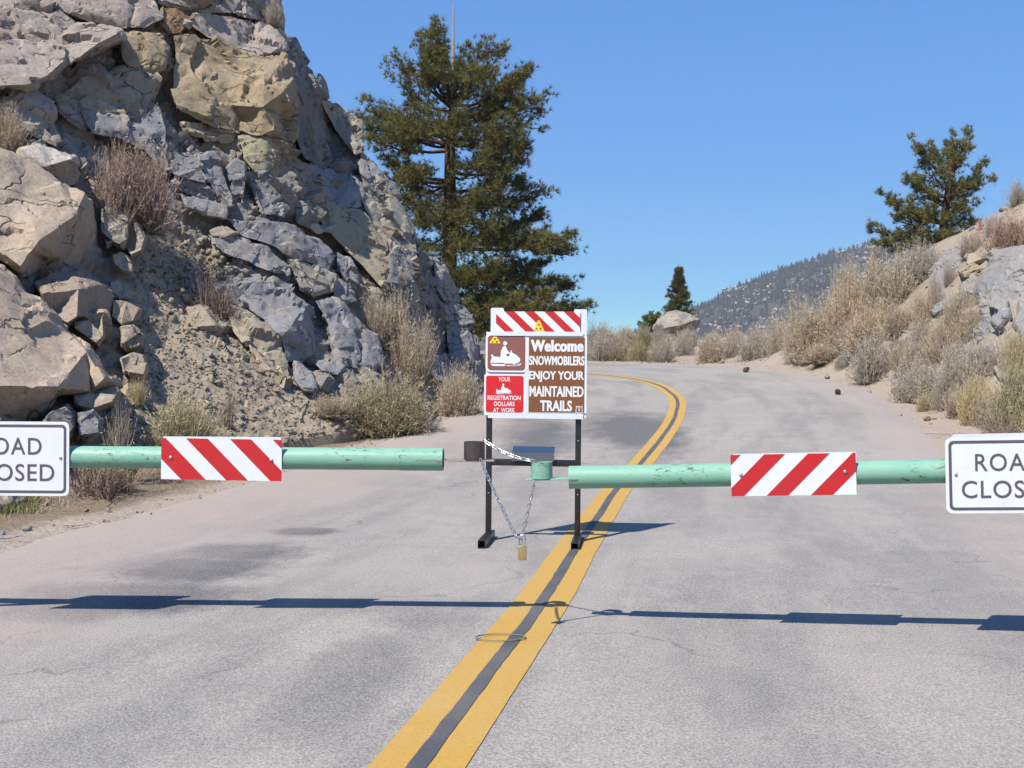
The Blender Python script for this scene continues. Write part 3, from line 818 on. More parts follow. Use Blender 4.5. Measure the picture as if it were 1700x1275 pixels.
cr('dark', [(470, 84), (490, 68), (507, 105), (540, 158), (548, 205), (560, 245), (590, 276), (540, 272), (505, 262), (490, 225), (492, 165), (478, 130)], [(492, 84, 0), (500, 130, 0), (520, 200, .05), (520, 250, .05)], prot=.45, flat=0, edge=0.1, back=1.2)  # right-facing wall: dark tone paints its shade into the rock colour
cr('grey', [(530, 124), (541, 138), (547, 164), (534, 166), (526, 148)], prot=.7)
cr('greytan', [(533, 168), (558, 172), (598, 199), (604, 248), (590, 256), (578, 240), (556, 212)], [(542, 176, 0), (560, 180, -.1), (592, 204, 0), (594, 236, 0), (572, 216, 0)], prot=1.0, back=1.2)
cr('dark', [(548, 210), (580, 242), (602, 252), (600, 285), (560, 275), (545, 245)], prot=.1)  # lower part of the shaded wall, shade put into the colour too
cr('grey', [(600, 252), (636, 288), (655, 318), (640, 320), (610, 300), (598, 285)], prot=.3)
# long pale ramp and smooth grey shoulders on the right
cr('mid', [(494, 268), (530, 278), (560, 286), (595, 296), (606, 316), (600, 340), (560, 350), (530, 330), (505, 300)], prot=.55)
cr('olive', [(490, 300), (535, 330), (560, 350), (602, 345), (640, 400), (645, 440), (650, 490), (632, 478), (600, 440), (560, 400), (525, 360), (500, 325)], [(505, 312, 0), (545, 345, 0), (596, 352, 0), (630, 402, 0), (636, 460, 0), (600, 425, 0), (545, 370, 0)], prot=.35, flat=.15)
cr('greytan', [(600, 330), (612, 318), (655, 330), (690, 390), (694, 420), (645, 415), (630, 390), (606, 345)], [(615, 328, 0), (650, 338, 0), (680, 390, -.05), (650, 402, 0), (625, 365, 0)], prot=.5)
cr('greytan', [(598, 290), (640, 300), (662, 326), (630, 326), (605, 312)], prot=.6)
cr('mid', [(646, 425), (660, 412), (692, 415), (696, 450), (684, 470), (660, 478), (642, 468), (650, 450)], prot=.85, back=1)
cr('dark', [(690, 398), (714, 425), (728, 452), (732, 490), (726, 520), (704, 500), (694, 450)], [(700, 420, .0), (718, 470, .2)], prot=.2, edge=[-.2, .3, .5, .5, .4, -.1, -.2])  # cleft side turned from the sun; its shade is painted in as dark tone
cr('greytan', [(650, 476), (680, 474), (698, 468), (702, 500), (704, 545), (690, 550), (670, 530), (652, 505)], prot=.5)
cr('mid', [(722, 437), (738, 450), (760, 480), (764, 502), (742, 506), (726, 480)], prot=.8)
cr('mid', [(735, 504), (768, 508), (786, 536), (780, 552), (750, 545), (735, 525)], prot=.7)
cr('mid', [(742, 532), (778, 548), (794, 578), (798, 598), (780, 602), (750, 596), (742, 566)], [(750, 542, 0), (772, 554, -.1), (780, 588, -.05), (756, 588, 0)], prot=.9)
cr('dark', [(704, 520), (730, 500), (742, 540), (742, 580), (725, 590), (706, 560)], prot=.05)  # foot of the cleft, shade again painted into the rock colour
cr('grey', [(700, 590), (745, 590), (800, 604), (804, 625), (770, 640), (725, 630), (705, 615)], prot=.35)
# split slabs of the grey middle
cr('grey', [(282, 286), (293, 254), (312, 258), (336, 276), (334, 282), (300, 288)], prot=.7)
cr('grey', [(288, 288), (335, 278), (345, 296), (340, 304), (318, 298), (296, 294)], prot=.9)
cr('grey', [(330, 258), (357, 255), (372, 290), (388, 330), (392, 345), (378, 350), (362, 330), (345, 300), (332, 275)], prot=.6, back=.9)
cr('grey', [(378, 280), (392, 266), (404, 274), (407, 300), (406, 330), (392, 332), (382, 305)], prot=.95, back=1.2, flat=.7)
cr('grey', [(408, 290), (440, 286), (470, 300), (494, 314), (486, 326), (462, 335), (480, 345), (470, 358), (436, 356), (424, 330)], [(418, 298, 0), (442, 294, 0), (480, 316, 0), (460, 330, 0), (462, 348, 0), (436, 346, .1)], prot=.7)
cr('dark', [(490, 345), (508, 322), (530, 326), (539, 345), (528, 366), (512, 376), (494, 368)], [(508, 332, -.1), (510, 350, -.2), (526, 342, .05)], prot=1.1, back=1, edge=.4)
cr('pale', [(515, 376), (545, 368), (560, 372), (548, 384), (525, 386)], prot=.5)
cr('grey', [(284, 300), (318, 300), (350, 312), (368, 335), (356, 340), (330, 330), (300, 318)], prot=.4)
cr('grey', [(300, 322), (345, 335), (372, 345), (372, 360), (340, 355), (310, 342)], prot=.35)
cr('greytan', [(350, 384), (375, 376), (394, 388), (375, 395), (356, 394)], prot=.35)
cr('grey', [(376, 362), (430, 366), (475, 372), (530, 398), (556, 425), (545, 448), (500, 430), (450, 405), (400, 392)], [(390, 370, 0), (432, 374, 0), (474, 382, 0), (524, 408, 0), (538, 432, 0), (500, 418, 0), (452, 396, 0)], prot=.5)
cr('grey', [(352, 395), (396, 396), (445, 408), (490, 440), (485, 458), (450, 455), (420, 440), (380, 425), (355, 415)], prot=.45)
cr('greytan', [(478, 430), (530, 446), (556, 460), (552, 480), (520, 492), (500, 480), (492, 456)], prot=.6)
cr('grey', [(345, 470), (420, 462), (452, 470), (512, 506), (520, 512), (520, 580), (500, 600), (478, 600), (468, 562), (440, 530), (390, 500), (360, 488)],
   [(360, 478, 0), (420, 470, -.05), (505, 510, -.15), (468, 558, -.2), (400, 500, 0)], prot=.8, back=1.0, edge=[.2, .1, .1, .0, .9, 1.0, .9, .5, .0, .1, .2, .2])
cr('grey', [(524, 500), (548, 495), (570, 502), (580, 520), (600, 540), (604, 590), (585, 606), (560, 600), (552, 570), (548, 540)], [(534, 504, 0), (566, 508, -.1), (588, 545, -.1), (590, 588, 0), (565, 588, 0), (556, 545, 0)], prot=.55)
cr('grey', [(600, 542), (626, 556), (634, 602), (622, 612), (600, 606), (604, 580)], prot=.6)
cr('grey', [(560, 420), (580, 430), (600, 470), (596, 480), (575, 465), (560, 445)], prot=.4)
cr('grey', [(548, 455), (580, 470), (590, 500), (575, 502), (556, 492)], prot=.35)
cr('grey', [(524, 600), (560, 594), (574, 612), (560, 622), (535, 618)], prot=.4)
cr('greytan', [(520, 615), (548, 616), (558, 632), (545, 652), (530, 650), (518, 632)], [(524, 620, 0), (546, 624, -.1), (534, 640, 0)], prot=.7, edge=.4)
cr('grey', [(490, 602), (515, 620), (524, 650), (505, 648), (492, 628)], prot=.5)
cr('tan', [(375, 505), (420, 530), (462, 565), (478, 600), (490, 640), (470, 640), (430, 600), (390, 550)], prot=.22, flat=.1, shrink=.85)

# loose boulders at the foot of the cliff
def bl(label, tone, O, I=None, **k): return rock('boulder', tone, O, I, label=label, **k)
bl('big peach coloured boulder with a dark shaded side at the left edge', 'peach', [(-70, 238), (0, 250), (40, 262), (100, 298), (112, 311), (142, 318), (160, 345), (165, 385), (168, 432), (130, 452), (80, 450), (38, 460), (0, 432), (-70, 415)],
   [(-50, 255, 0), (0, 264, 0), (98, 308, 0), (136, 326, -.1), (122, 358, -.35), (62, 400, -.5), (50, 420, -.45), (34, 442, -.3), (0, 418, -.15), (-50, 400, 0), (40, 330, -.1)],
   prot=1.0, back=1.6, edge=[.2, .2, .2, .2, .2, .15, .7, 1.1, 1.4, 1.2, .9, .2, .1, .1], amp=.8)
bl('pale wedge shaped boulder above the big peach boulder', 'pale', [(28, 248), (58, 232), (90, 245), (122, 262), (132, 290), (128, 308), (108, 312), (75, 282), (30, 262)], [(38, 250, 0), (60, 240, 0), (116, 264, -.1), (76, 276, -.15)], prot=1.0, edge=[.2, .2, .2, .2, .7, .8, .7, .3, .2])
bl('huge ochre and grey slab boulder leaning behind the left closed sign', 'peach', [(-70, 432), (0, 438), (25, 455), (42, 480), (68, 492), (82, 512), (112, 546), (150, 570), (166, 592), (182, 620), (196, 640), (150, 648), (95, 655), (62, 690), (0, 702), (-70, 705)],
   [(-50, 450, .1), (0, 452, .1), (40, 495, .1), (80, 530, .0), (145, 582, -.1), (172, 628, -.2), (95, 642, -.4), (0, 640, -.4), (-50, 640, -.4), (20, 560, -.1)], prot=1.1, back=1.6, edge=[.3, .3, .3, .3, .3, .3, .4, .5, .6, .6, .6, .3, .2, .5, .7, .7], amp=.8)
bl('boulder with a reddish brown top wedged under the big peach boulder', 'redtop', [(55, 468), (85, 452), (130, 449), (165, 470), (183, 480), (186, 514), (165, 530), (132, 532), (116, 545), (85, 522), (70, 492)],
   [(66, 476, .1), (90, 460, .3), (158, 474, .1), (130, 480, -.4), (72, 488, -.3), (128, 525, -.35), (112, 536, -.3)], prot=.9, edge=[.3, .5, .5, .3, .5, .7, .6, .2, .1, .1, .1])
bl('rounded tan grey boulder just right of the big peach boulder', 'greytan', [(164, 342), (184, 332), (212, 348), (222, 362), (216, 400), (204, 414), (188, 408), (178, 414), (167, 388)], prot=.7, edge=.45)
bl('dark angular boulder tucked beside the rounded tan grey boulder', 'greytan', [(216, 360), (232, 372), (244, 398), (238, 420), (218, 430), (208, 412), (214, 390)], prot=.8, edge=.4)
bl('small tan block below the rounded tan grey boulder', 'tan', [(188, 424), (200, 415), (214, 424), (222, 436), (220, 455), (204, 452), (190, 438)], prot=.8, edge=.25)
bl('shaded brown block under the boulder with the reddish top', 'tan', [(120, 532), (150, 528), (176, 520), (178, 562), (164, 576), (140, 560), (120, 545)], prot=.8, edge=.3)
bl('small grey stone right of the boulder with the reddish top', 'greytan', [(182, 468), (196, 464), (218, 486), (216, 496), (200, 500), (184, 488)], prot=.6, edge=.25)
bl('tan angular boulder below the small grey stone', 'tan', [(186, 496), (212, 500), (236, 514), (226, 538), (204, 545), (184, 528)], prot=.7, edge=.4)
bl('squat tan stone low in the boulder pile beside the dirt chute', 'tan', [(204, 546), (222, 542), (236, 556), (238, 576), (220, 583), (206, 574)], prot=.8, edge=.3)
bl('tan stone standing alone at the bottom of the boulder pile', 'tan', [(200, 596), (222, 586), (240, 590), (246, 606), (240, 626), (206, 620)], prot=.6, edge=.25)
bl('half buried tan boulder in the middle of the dirt chute', 'tan', [(312, 512), (330, 504), (348, 510), (362, 530), (374, 546), (362, 558), (345, 560), (320, 548)], [(322, 514, 0), (340, 514, 0), (358, 540, -.1), (330, 542, 0)], prot=.45, edge=.35)
bl('brown broken stone under the tip of the leaning slab boulder', 'tan', [(124, 652), (160, 646), (188, 640), (200, 652), (190, 670), (152, 684), (126, 676)], prot=1.0, edge=.35)
bl('rounded grey tan boulder peeking over the left closed sign', 'greytan', [(66, 700), (84, 682), (112, 672), (128, 688), (130, 710), (118, 730), (70, 730)], prot=.9, edge=.35)
bl('grey boulder between the left closed sign and the dead brush', 'mid', [(128, 684), (158, 678), (172, 696), (170, 722), (150, 735), (128, 728)], prot=1.0, edge=.4)

# right bank outcrop
RD = lambda x, y: gdepth(x, y, 14)
bank = None
def br(tone, O, I=None, **k):
    k.setdefault('depth', RD); k.setdefault('back', 0.8)
    return rock('rock', tone, O, I, parent=bank, **k)
bankm = rock('rock_outcrop', 'grey', [(1618, 470), (1655, 425), (1700, 412), (1790, 400), (1790, 600), (1710, 610), (1668, 590), (1640, 570), (1622, 520)], prot=.2, back=1.2, depth=RD, edge=.25, amp=1.6)
bank = tag(bankm, 'grey fractured rock outcrop jutting from the right bank', 'outcrop')
br('mid', [(1660, 440), (1700, 420), (1760, 420), (1760, 480), (1700, 480), (1668, 470)], prot=.5)
br('mid', [(1620, 480), (1660, 440), (1672, 475), (1700, 482), (1690, 530), (1650, 540), (1630, 520)], prot=.55)
br('grey', [(1646, 478), (1672, 500), (1674, 530), (1660, 548), (1645, 530)], prot=.9)
br('mid', [(1690, 482), (1760, 480), (1760, 560), (1700, 570), (1682, 540)], prot=.4)
br('grey', [(1596, 520), (1622, 500), (1640, 520), (1658, 548), (1650, 570), (1618, 566), (1600, 550)], prot=.5)
br('mid', [(1640, 575), (1690, 570), (1720, 590), (1700, 640), (1660, 640), (1645, 610)], prot=.3)
br('mid', [(1590, 470), (1618, 452), (1636, 470), (1628, 500), (1600, 512), (1586, 492)], prot=.35)
br('grey', [(1560, 530), (1592, 512), (1612, 530), (1606, 560), (1572, 566)], prot=.3)
br('mid', [(1600, 575), (1640, 572), (1656, 600), (1636, 622), (1606, 612)], prot=.3)
br('tan', [(1640, 405), (1672, 388), (1694, 398), (1676, 418), (1650, 424)], prot=.35)
def ob(label, tone, O, I=None, **k):
    k.setdefault('depth', RD)
    return rock('boulder', tone, O, I, label=label, **k)
ob('grey angular boulder with a pale face above the brush on the right bank', 'mid', [(1545, 452), (1560, 430), (1580, 408), (1602, 412), (1600, 440), (1588, 462), (1562, 486), (1546, 472)], prot=.7, edge=.3)
ob('tan split boulder at the top of the right bank near the pine', 'tan', [(1602, 398), (1640, 380), (1660, 398), (1640, 432), (1606, 446), (1598, 424)], prot=.5)
ob('tan rounded stone sitting between the grey boulders of the right bank', 'ochre', [(1592, 450), (1616, 436), (1636, 446), (1624, 462), (1602, 464)], prot=.55)
ob('long grey slab lying on the right bank slope', 'mid', [(1540, 515), (1570, 498), (1608, 478), (1616, 488), (1590, 506), (1552, 524)], prot=.4)
ob('low grey rock poking out between sagebrush on the right slope', 'mid', [(1480, 562), (1498, 548), (1514, 550), (1514, 562), (1494, 572)], prot=.4)
ob('ochre rock crowning the right bank at the picture edge', 'ochre', [(1666, 352), (1690, 322), (1760, 300), (1760, 380), (1700, 380), (1672, 372)], prot=.6)
ob('tan flat ledge rock below the red twig on the right bank', 'tan', [(1624, 384), (1640, 366), (1664, 362), (1672, 380), (1650, 394)], prot=.4)
# big dome-shaped boulder beyond the bend
FD = lambda x, y: 66.0
ob('large domed boulder on the skyline in front of the small pine', 'greytan', [(1082, 546), (1090, 530), (1104, 519), (1122, 516), (1146, 522), (1164, 530), (1160, 542), (1140, 552), (1100, 554)],
   [(1096, 534, -1.2), (1110, 524, -.6), (1124, 521, -.5), (1150, 532, -1.2), (1130, 540, -1.8), (1104, 544, -1.6)], depth=FD, prot=0.5, back=3, edge=[1, 1, 1, 1, 1, 1, .2, -.6, -.6], L=.16)
for lab, tone, x, y, w, h in [('whitish stone on the far verge of the bend', 'pale', 1058, 594, 9, 6), ('tan block of rock on the far verge below the domed boulder', 'tan', 1138, 588, 11, 8), ('grey tan stone at the foot of the brush on the outer bend', 'greytan', 1219, 603, 7, 5),
                              ('small tan stone right of the outer bend brush', 'tan', 1301, 603, 8, 5), ('brownish stone beside the small tan stone of the verge', 'ochre', 1327, 604, 6, 4), ('low tan stone at the left end of the far verge', 'tan', 1002, 598, 12, 5), ('flat grey stone left of the whitish verge stone', 'greytan', 1038, 597, 8, 4)]:
    O = [(x + w * math.cos(a) * random.uniform(.8, 1.15), y - h * math.sin(a) * random.uniform(.8, 1.15)) for a in np.linspace(0, 2 * math.pi, 9)[:-1]]
    ob(lab, tone, O, prot=.25, back=.5, edge=.15, L=.06)

# loose rubble ---------------------------------------------------------------
def stone_mesh(rs, n=9):
    bm = bmesh.new()
    for _ in range(n):
        v = Vector((rs.gauss(0, 1), rs.gauss(0, 1), rs.gauss(0, 1))).normalized()
        bm.verts.new((v.x, v.y * 0.8, v.z * 0.62))
    bmesh.ops.convex_hull(bm, input=bm.verts)
    bmesh.ops.delete(bm, geom=[v for v in bm.verts if not v.link_faces], context='VERTS')
    bmesh.ops.triangulate(bm, faces=bm.faces)
    bm.verts.index_update()
    V = np.array([v.co[:] for v in bm.verts]); T = np.array([[v.index for v in f.verts] for f in bm.faces])
    bm.free()
    return V, T
rs = random.Random(3)
STONES = [stone_mesh(rs, rs.choice((8, 9, 11))) for _ in range(14)]
def scatter_stones(name, pts, sizes, tones, label, cat):
    Vs, Ts, Cs, off = [], [], [], 0
    for p, s, t in zip(pts, sizes, tones):
        v, f = STONES[rs.randrange(14)]
        q = Quaternion((rs.gauss(0, 1), rs.gauss(0, 1) * .3, rs.gauss(0, 1) * .3, rs.gauss(0, 1))).normalized().to_matrix()
        v = (v @ np.array(q).T) * s + np.array(p)
        Vs.append(v); Ts.append(f + off); off += len(v); Cs.append(np.repeat([t], len(v), 0))
    o = link(name, mesh_np(name, np.vstack(Vs), np.vstack(Ts), False, np.vstack(Cs)), M_rock)
    return tag(o, label, cat, kind='stuff')
from mathutils.bvhtree import BVHTree
cliff_bvh = BVHTree.FromObject(cliff, bpy.context.evaluated_depsgraph_get())
EYEV = Vector((0, 0, EYE))
def on_cliff(px, py):
    dv = (PX(px, py, 1.0) - EYEV).normalized()
    h = cliff_bvh.ray_cast(EYEV, dv)
    return h[0]
def in_poly(x, y, P):
    c = False; j = len(P) - 1
    for i in range(len(P)):
        if (P[i][1] > y) != (P[j][1] > y) and x < (P[j][0] - P[i][0]) * (y - P[i][1]) / (P[j][1] - P[i][1]) + P[i][0]: c = not c
        j = i
    return c
TALUS = [(225, 420), (300, 400), (350, 420), (372, 480), (440, 560), (490, 640), (540, 665), (620, 690), (720, 690), (560, 722), (420, 748), (300, 775), (150, 806), (60, 800), (180, 690), (240, 640), (220, 540)]
pts, sz, tn = [], [], []
tl = [tuple(.82 * v for v in TONES[k]) for k in ('tan', 'greytan', 'grey', 'tan', 'tan', 'tan', 'greytan')]
while len(pts) < 3400:
    x, y = rs.uniform(60, 730), rs.uniform(395, 806)
    if not in_poly(x, y, TALUS): continue
    h = on_cliff(x, y)
    if h is None: continue
    s = min(0.11, 0.016 * math.exp(abs(rs.gauss(0, 0.68))))
    pts.append(h + Vector((0, 0, s * .2))); sz.append(s); tn.append(rs.choice(tl))
for x0, y0, rx, ry, n in [(385, 440, 40, 40, 70), (430, 365, 25, 20, 60), (300, 480, 40, 50, 60), (600, 690, 60, 20, 60), (360, 410, 40, 30, 50), (640, 700, 60, 12, 60)]:
    for _ in range(n):
        x, y = x0 + rs.gauss(0, .5) * rx, y0 + rs.gauss(0, .5) * ry
        h = on_cliff(x, y)
        if h is None: continue
        s = rs.uniform(.04, .15); pts.append(h + Vector((0, 0, s * .25))); sz.append(s); tn.append(rs.choice(tl))
scatter_stones('talus_rubble', pts, sz, tn, 'loose grey and tan rubble strewn down the dirt chute', 'rubble')
pts, sz, tn = [], [], []
for _ in range(1500):
    a = rs.uniform(8, ARC[-1] - 8); i = int(np.searchsorted(ARC, a)); side = rs.choice((-1, 1))
    l = side * (4.6 + abs(rs.gauss(0, 1.0))) if side > 0 else -(4.9 + abs(rs.gauss(0, .8)))
    p = CL[i] + NRM[i] * l
    s = min(.12, .012 * math.exp(abs(rs.gauss(0, .8))))
    pts.append((p[0], p[1], s)); sz.append(s); tn.append(rs.choice(tl))
P = np.array(pts); P[:, 2] = ground_height(P[:, 0], P[:, 1]) + np.array(sz) * .2
scatter_stones('verge_gravel', P, sz, tn, 'fine gravel scattered along both sandy road edges', 'gravel')
# ground scatter on the right bank
pts, sz, tn = [], [], []
X = rng.uniform(5, 20, 1500); Y = rng.uniform(17, 52, 1500); lat, _ = locate(X, Y)
k = lat > 5.2; X, Y = X[k], Y[k]; Z = ground_height(X, Y)
for x, y, z_ in zip(X, Y, Z):
    s = min(.3, .03 * math.exp(abs(rs.gauss(0, .9)))); pts.append((x, y, z_ + s * .2)); sz.append(s); tn.append(rs.choice(tl))
scatter_stones('bank_rubble', pts, sz, tn, 'small stones scattered over the sandy right bank', 'rubble')

# ------------------------------------------------------------------ brush
def make_bush(seed, n=1500, spread=1.0, up=1.0, base=(.20, .165, .135), tip=(.46, .39, .29), w=0.0055, side=10, droop=0.12):
    """dome of fine upright stems, scaled to one unit wide and tall"""
    r = np.random.default_rng(seed)
    unit = lambda a: a / (np.linalg.norm(a, axis=-1, keepdims=True) + 1e-9)
    k = 9
    lob = r.uniform(0, 2 * np.pi, k); lobr = r.uniform(.0, .5, k); lobs = r.uniform(.5, 1.12, k)
    j = r.integers(0, k, n)
    az = r.uniform(0, 2 * np.pi, n); incl = np.minimum(1.45, np.abs(r.normal(0, .66, n))) * spread
    L = (r.uniform(.55, 1.0, n) * lobs[j] * (1 - .18 * incl))[:, None]
    b = np.stack([lobr[j] * np.cos(lob[j]), lobr[j] * np.sin(lob[j]), np.full(n, -.04)], 1) + r.normal(0, .07, (n, 3)) * (1, 1, 0)
    dr = np.stack([np.sin(incl) * np.cos(az), np.sin(incl) * np.sin(az), np.cos(incl) * up], 1)
    p1 = b + dr * L * .45 + r.normal(0, .03, (n, 3))
    dr2 = unit(dr + (0, 0, .3) + r.normal(0, .26, (n, 3)))
    p2 = p1 + dr2 * L * .55; p2[:, 2] -= droop * incl * .3
    p2[:, 2] = np.where(p2[:, 2] < .03, .03 + r.uniform(0, .05, n), p2[:, 2])
    sd = unit(np.cross(dr, r.normal(0, 1, (n, 3))))
    ww = (w * r.uniform(.7, 1.3, n))[:, None]
    V = [np.stack([b - sd * ww, b + sd * ww, p1 - sd * ww * .8, p1 + sd * ww * .8, p2], 1).reshape(-1, 3)]
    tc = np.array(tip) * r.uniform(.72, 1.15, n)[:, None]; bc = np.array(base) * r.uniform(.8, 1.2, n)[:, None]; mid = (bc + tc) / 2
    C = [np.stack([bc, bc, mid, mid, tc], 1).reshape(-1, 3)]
    o = (np.arange(n) * 5)[:, None, None]
    T = [(np.array([[0, 1, 3], [0, 3, 2], [2, 3, 4]])[None] + o).reshape(-1, 3)]
    off = 5 * n
    for _ in range(side):
        t = 1 - r.uniform(0, 1, (n, 1)) ** 1.5 * 1.1; q = p1 + (p2 - p1) * t
        dd = unit(dr2 * .8 + r.normal(0, .6, (n, 3)))
        e = q + dd * r.uniform(.035, .11, (n, 1))
        s2 = unit(np.cross(dd, r.normal(0, 1, (n, 3))))
        V.append(np.stack([q - s2 * ww * .95, q + s2 * ww * .95, e], 1).reshape(-1, 3))
        lc = tc * r.uniform(.75, 1.2, (n, 1))
        C.append(np.stack([lc * .85, lc * .85, lc], 1).reshape(-1, 3))
        T.append(np.arange(3 * n).reshape(-1, 3) + off); off += 3 * n
    V = np.vstack(V)
    rad = np.percentile(np.hypot(V[:, 0], V[:, 1]), 98.5); hgt = np.percentile(V[:, 2], 99.8)
    V = V / np.array([2 * rad, 2 * rad, hgt])
    me = mesh_np('brush', V, np.vstack(T), False, np.vstack(C))
    me.materials.append(M_brush)
    return me
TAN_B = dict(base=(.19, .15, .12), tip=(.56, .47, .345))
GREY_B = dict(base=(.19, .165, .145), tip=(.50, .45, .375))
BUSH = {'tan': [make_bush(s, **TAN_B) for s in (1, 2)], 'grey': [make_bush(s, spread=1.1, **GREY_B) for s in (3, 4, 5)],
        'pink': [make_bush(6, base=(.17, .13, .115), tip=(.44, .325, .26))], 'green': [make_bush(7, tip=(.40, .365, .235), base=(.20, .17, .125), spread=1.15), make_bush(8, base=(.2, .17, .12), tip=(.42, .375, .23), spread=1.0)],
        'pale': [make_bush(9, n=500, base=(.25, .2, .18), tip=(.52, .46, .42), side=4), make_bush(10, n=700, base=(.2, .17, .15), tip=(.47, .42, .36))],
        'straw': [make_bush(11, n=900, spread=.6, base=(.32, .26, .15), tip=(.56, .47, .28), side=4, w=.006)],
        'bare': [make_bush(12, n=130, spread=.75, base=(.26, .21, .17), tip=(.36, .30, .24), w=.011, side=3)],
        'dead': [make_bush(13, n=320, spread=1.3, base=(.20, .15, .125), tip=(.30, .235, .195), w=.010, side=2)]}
bn = [0]
def bush(kind, box, label, d=None, group=None, name='sagebrush', cat='shrub', lean=0, where=None):
    """box = left, top, right, bottom pixels; stands on the slope at the box's foot"""
    bn[0] += 1
    r = random.Random(100 + bn[0])
    x0, y0, x1, y1 = box
    cx = (x0 + x1) / 2
    if d is None or (cx < 800 and y1 < 700 and cx > 0):
        hit = on_cliff(cx, y1 - 4) if cx < 800 else None
        if hit is not None: d = hit.y - .12
    if d is None:
        d = gdepth(cx, y1, 12) if (where or ('R' if cx > 900 else 'L')) == 'R' else float(DL([(cx, y1)])[0])
        d += 0.1 * (x1 - x0) / F * d
    h = (y1 - y0) / F * d; w = (x1 - x0) / F * d
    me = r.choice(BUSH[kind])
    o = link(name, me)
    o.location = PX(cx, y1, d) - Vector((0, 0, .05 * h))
    o.rotation_euler = (r.uniform(-.05, .05), lean + r.uniform(-.05, .05), r.uniform(0, 6.28))
    o.scale = (w, w, h)
    if cx > 900:                               # roots reach the soil
        gz = float(ground_height(np.array([o.location.x]), np.array([o.location.y]))[0])
        if o.location.z > gz - .04: o.scale.z += o.location.z - gz + .04; o.location.z = gz - .04
    return tag(o, label, cat, group)
GL = 'brush growing on the left cliff'; GRB = 'brush covering the right bank'; GF = 'brush along the outside of the far bend'
bush('pink', (128, 222, 292, 372), 'large pinkish brown bush beside the big peach boulder', d=19.0, group=GL)
bush('tan', (-35, 168, 52, 250), 'tan bush cut by the left picture edge above the pale boulder', d=18.4, group=GL)
bush('pale', (418, -10, 474, 42), 'bare pale twigs on the very top corner of the cliff', d=28.6, group=GL)
bush('pale', (536, 256, 588, 290), 'tiny pale twig clump on the ledge under the dark cliff wall', d=27.5, group=GL)
bush('tan', (584, 474, 682, 570), 'tan bush in the cliff gully, uppermost of the gully bushes', d=24.2, group=GL)
bush('tan', (632, 520, 728, 628), 'brown bush hanging below the uppermost gully bush', d=24.8, group=GL)
bush('green', (570, 606, 742, 712), 'wide greenish rabbitbrush at the cliff foot left of the snowmobile sign', d=21.6, group=GL)
bush('tan', (716, 596, 806, 690), 'tan bush at the cliff foot partly hidden by the snowmobile sign', d=25.5, group=GL)
bush('tan', (500, 650, 600, 690), 'low dull bush behind the wide greenish rabbitbrush', d=22.6, group=GL)
bush('pale', (722, 462, 764, 506), 'small pale bush on the ledge at the right end of the cliff', d=30.6, group=GL)
bush('straw', (216, 640, 398, 748), 'straw yellow rabbitbrush above the left striped plate', d=16.3, group=GL, name='rabbitbrush')
bush('green', (250, 660, 360, 745), 'pale green stems mixed into the straw yellow rabbitbrush', d=16.1, group=GL, name='rabbitbrush')
bush('straw', (205, 622, 254, 668), 'small straw tuft below the lone tan stone', d=16.9, group=GL, name='grass_tuft', cat='grass tuft')
bush('bare', (150, 640, 232, 745), 'bare upright dead stems beside the left closed sign', d=14.6, group=GL, name='dead_brush')
bush('dead', (292, 440, 400, 520), 'collapsed dead brown brush in the dirt chute', d=20.0, group=GL, name='dead_brush')
bush('bare', (358, 600, 396, 700), 'thin forked dead twig standing right of the straw rabbitbrush', d=17.6, group=GL, name='dead_brush')
bush('straw', (120, 752, 215, 800), 'flattened dry grass heap under the left gate arm near its sign', d=14.0, group=GL, name='dry_grass_clump', cat='grass tuft')
bush('dead', (60, 748, 260, 822), 'tangle of broken dry stalks on the left verge below the gate arm', d=13.6, group=GL, name='dead_brush')
bush('dead', (232, 770, 330, 812), 'low dry litter below the left striped plate', d=15.0, group=GL, name='dead_brush')
bush('grey', (640, 690, 740, 722), 'low grey bush trailing on the road edge under the rabbitbrush', d=22.4, group=GL)
bush('tan', (795, 560, 830, 640), 'bush behind the left edge of the snowmobile sign', d=33, group=GL)
ORD = ['first', 'second', 'third', 'fourth', 'fifth', 'sixth', 'seventh', 'eighth', 'ninth', 'tenth', 'eleventh', 'twelfth', 'thirteenth', 'fourteenth', 'fifteenth', 'sixteenth']
front = [(960, 545, 1032, 600, 'grey'), (1000, 552, 1056, 600, 'tan'), (1036, 560, 1084, 602, 'green'), (1066, 556, 1130, 602, 'grey'), (1108, 545, 1160, 594, 'grey'), (1146, 552, 1214, 602, 'tan'), (1190, 546, 1244, 596, 'grey'), (1222, 540, 1290, 600, 'grey'), (1268, 528, 1330, 592, 'tan'), (1296, 520, 1352, 592, 'grey')]
for i, (x0, y0, x1, y1, kd) in enumerate(front):
    bush(kd, (x0, y0, x1, y1), '%s sagebrush from the snowmobile sign in the front row along the far bend' % ORD[i], d=gdepth((x0 + x1) / 2, y1, 30) + .8, group=GF)
backr = [(975, 532, 1030, 575, 'grey'), (1018, 537, 1064, 575, 'tan'), (1048, 536, 1088, 570, 'green'), (1080, 540, 1120, 575, 'grey'), (1120, 540, 1166, 575, 'grey'), (1158, 545, 1206, 578, 'grey'), (1198, 542, 1240, 575, 'tan'), (1232, 536, 1280, 572, 'grey'), (1270, 524, 1320, 570, 'grey'), (968, 528, 1010, 560, 'pale')]
for i, (x0, y0, x1, y1, kd) in enumerate(sorted(backr)):
    bush(kd, (x0, y0, x1, y1), '%s sagebrush from the left in the skyline row behind the far bend' % ORD[i], d=54 + (i % 3) * 1.5, group=GF)
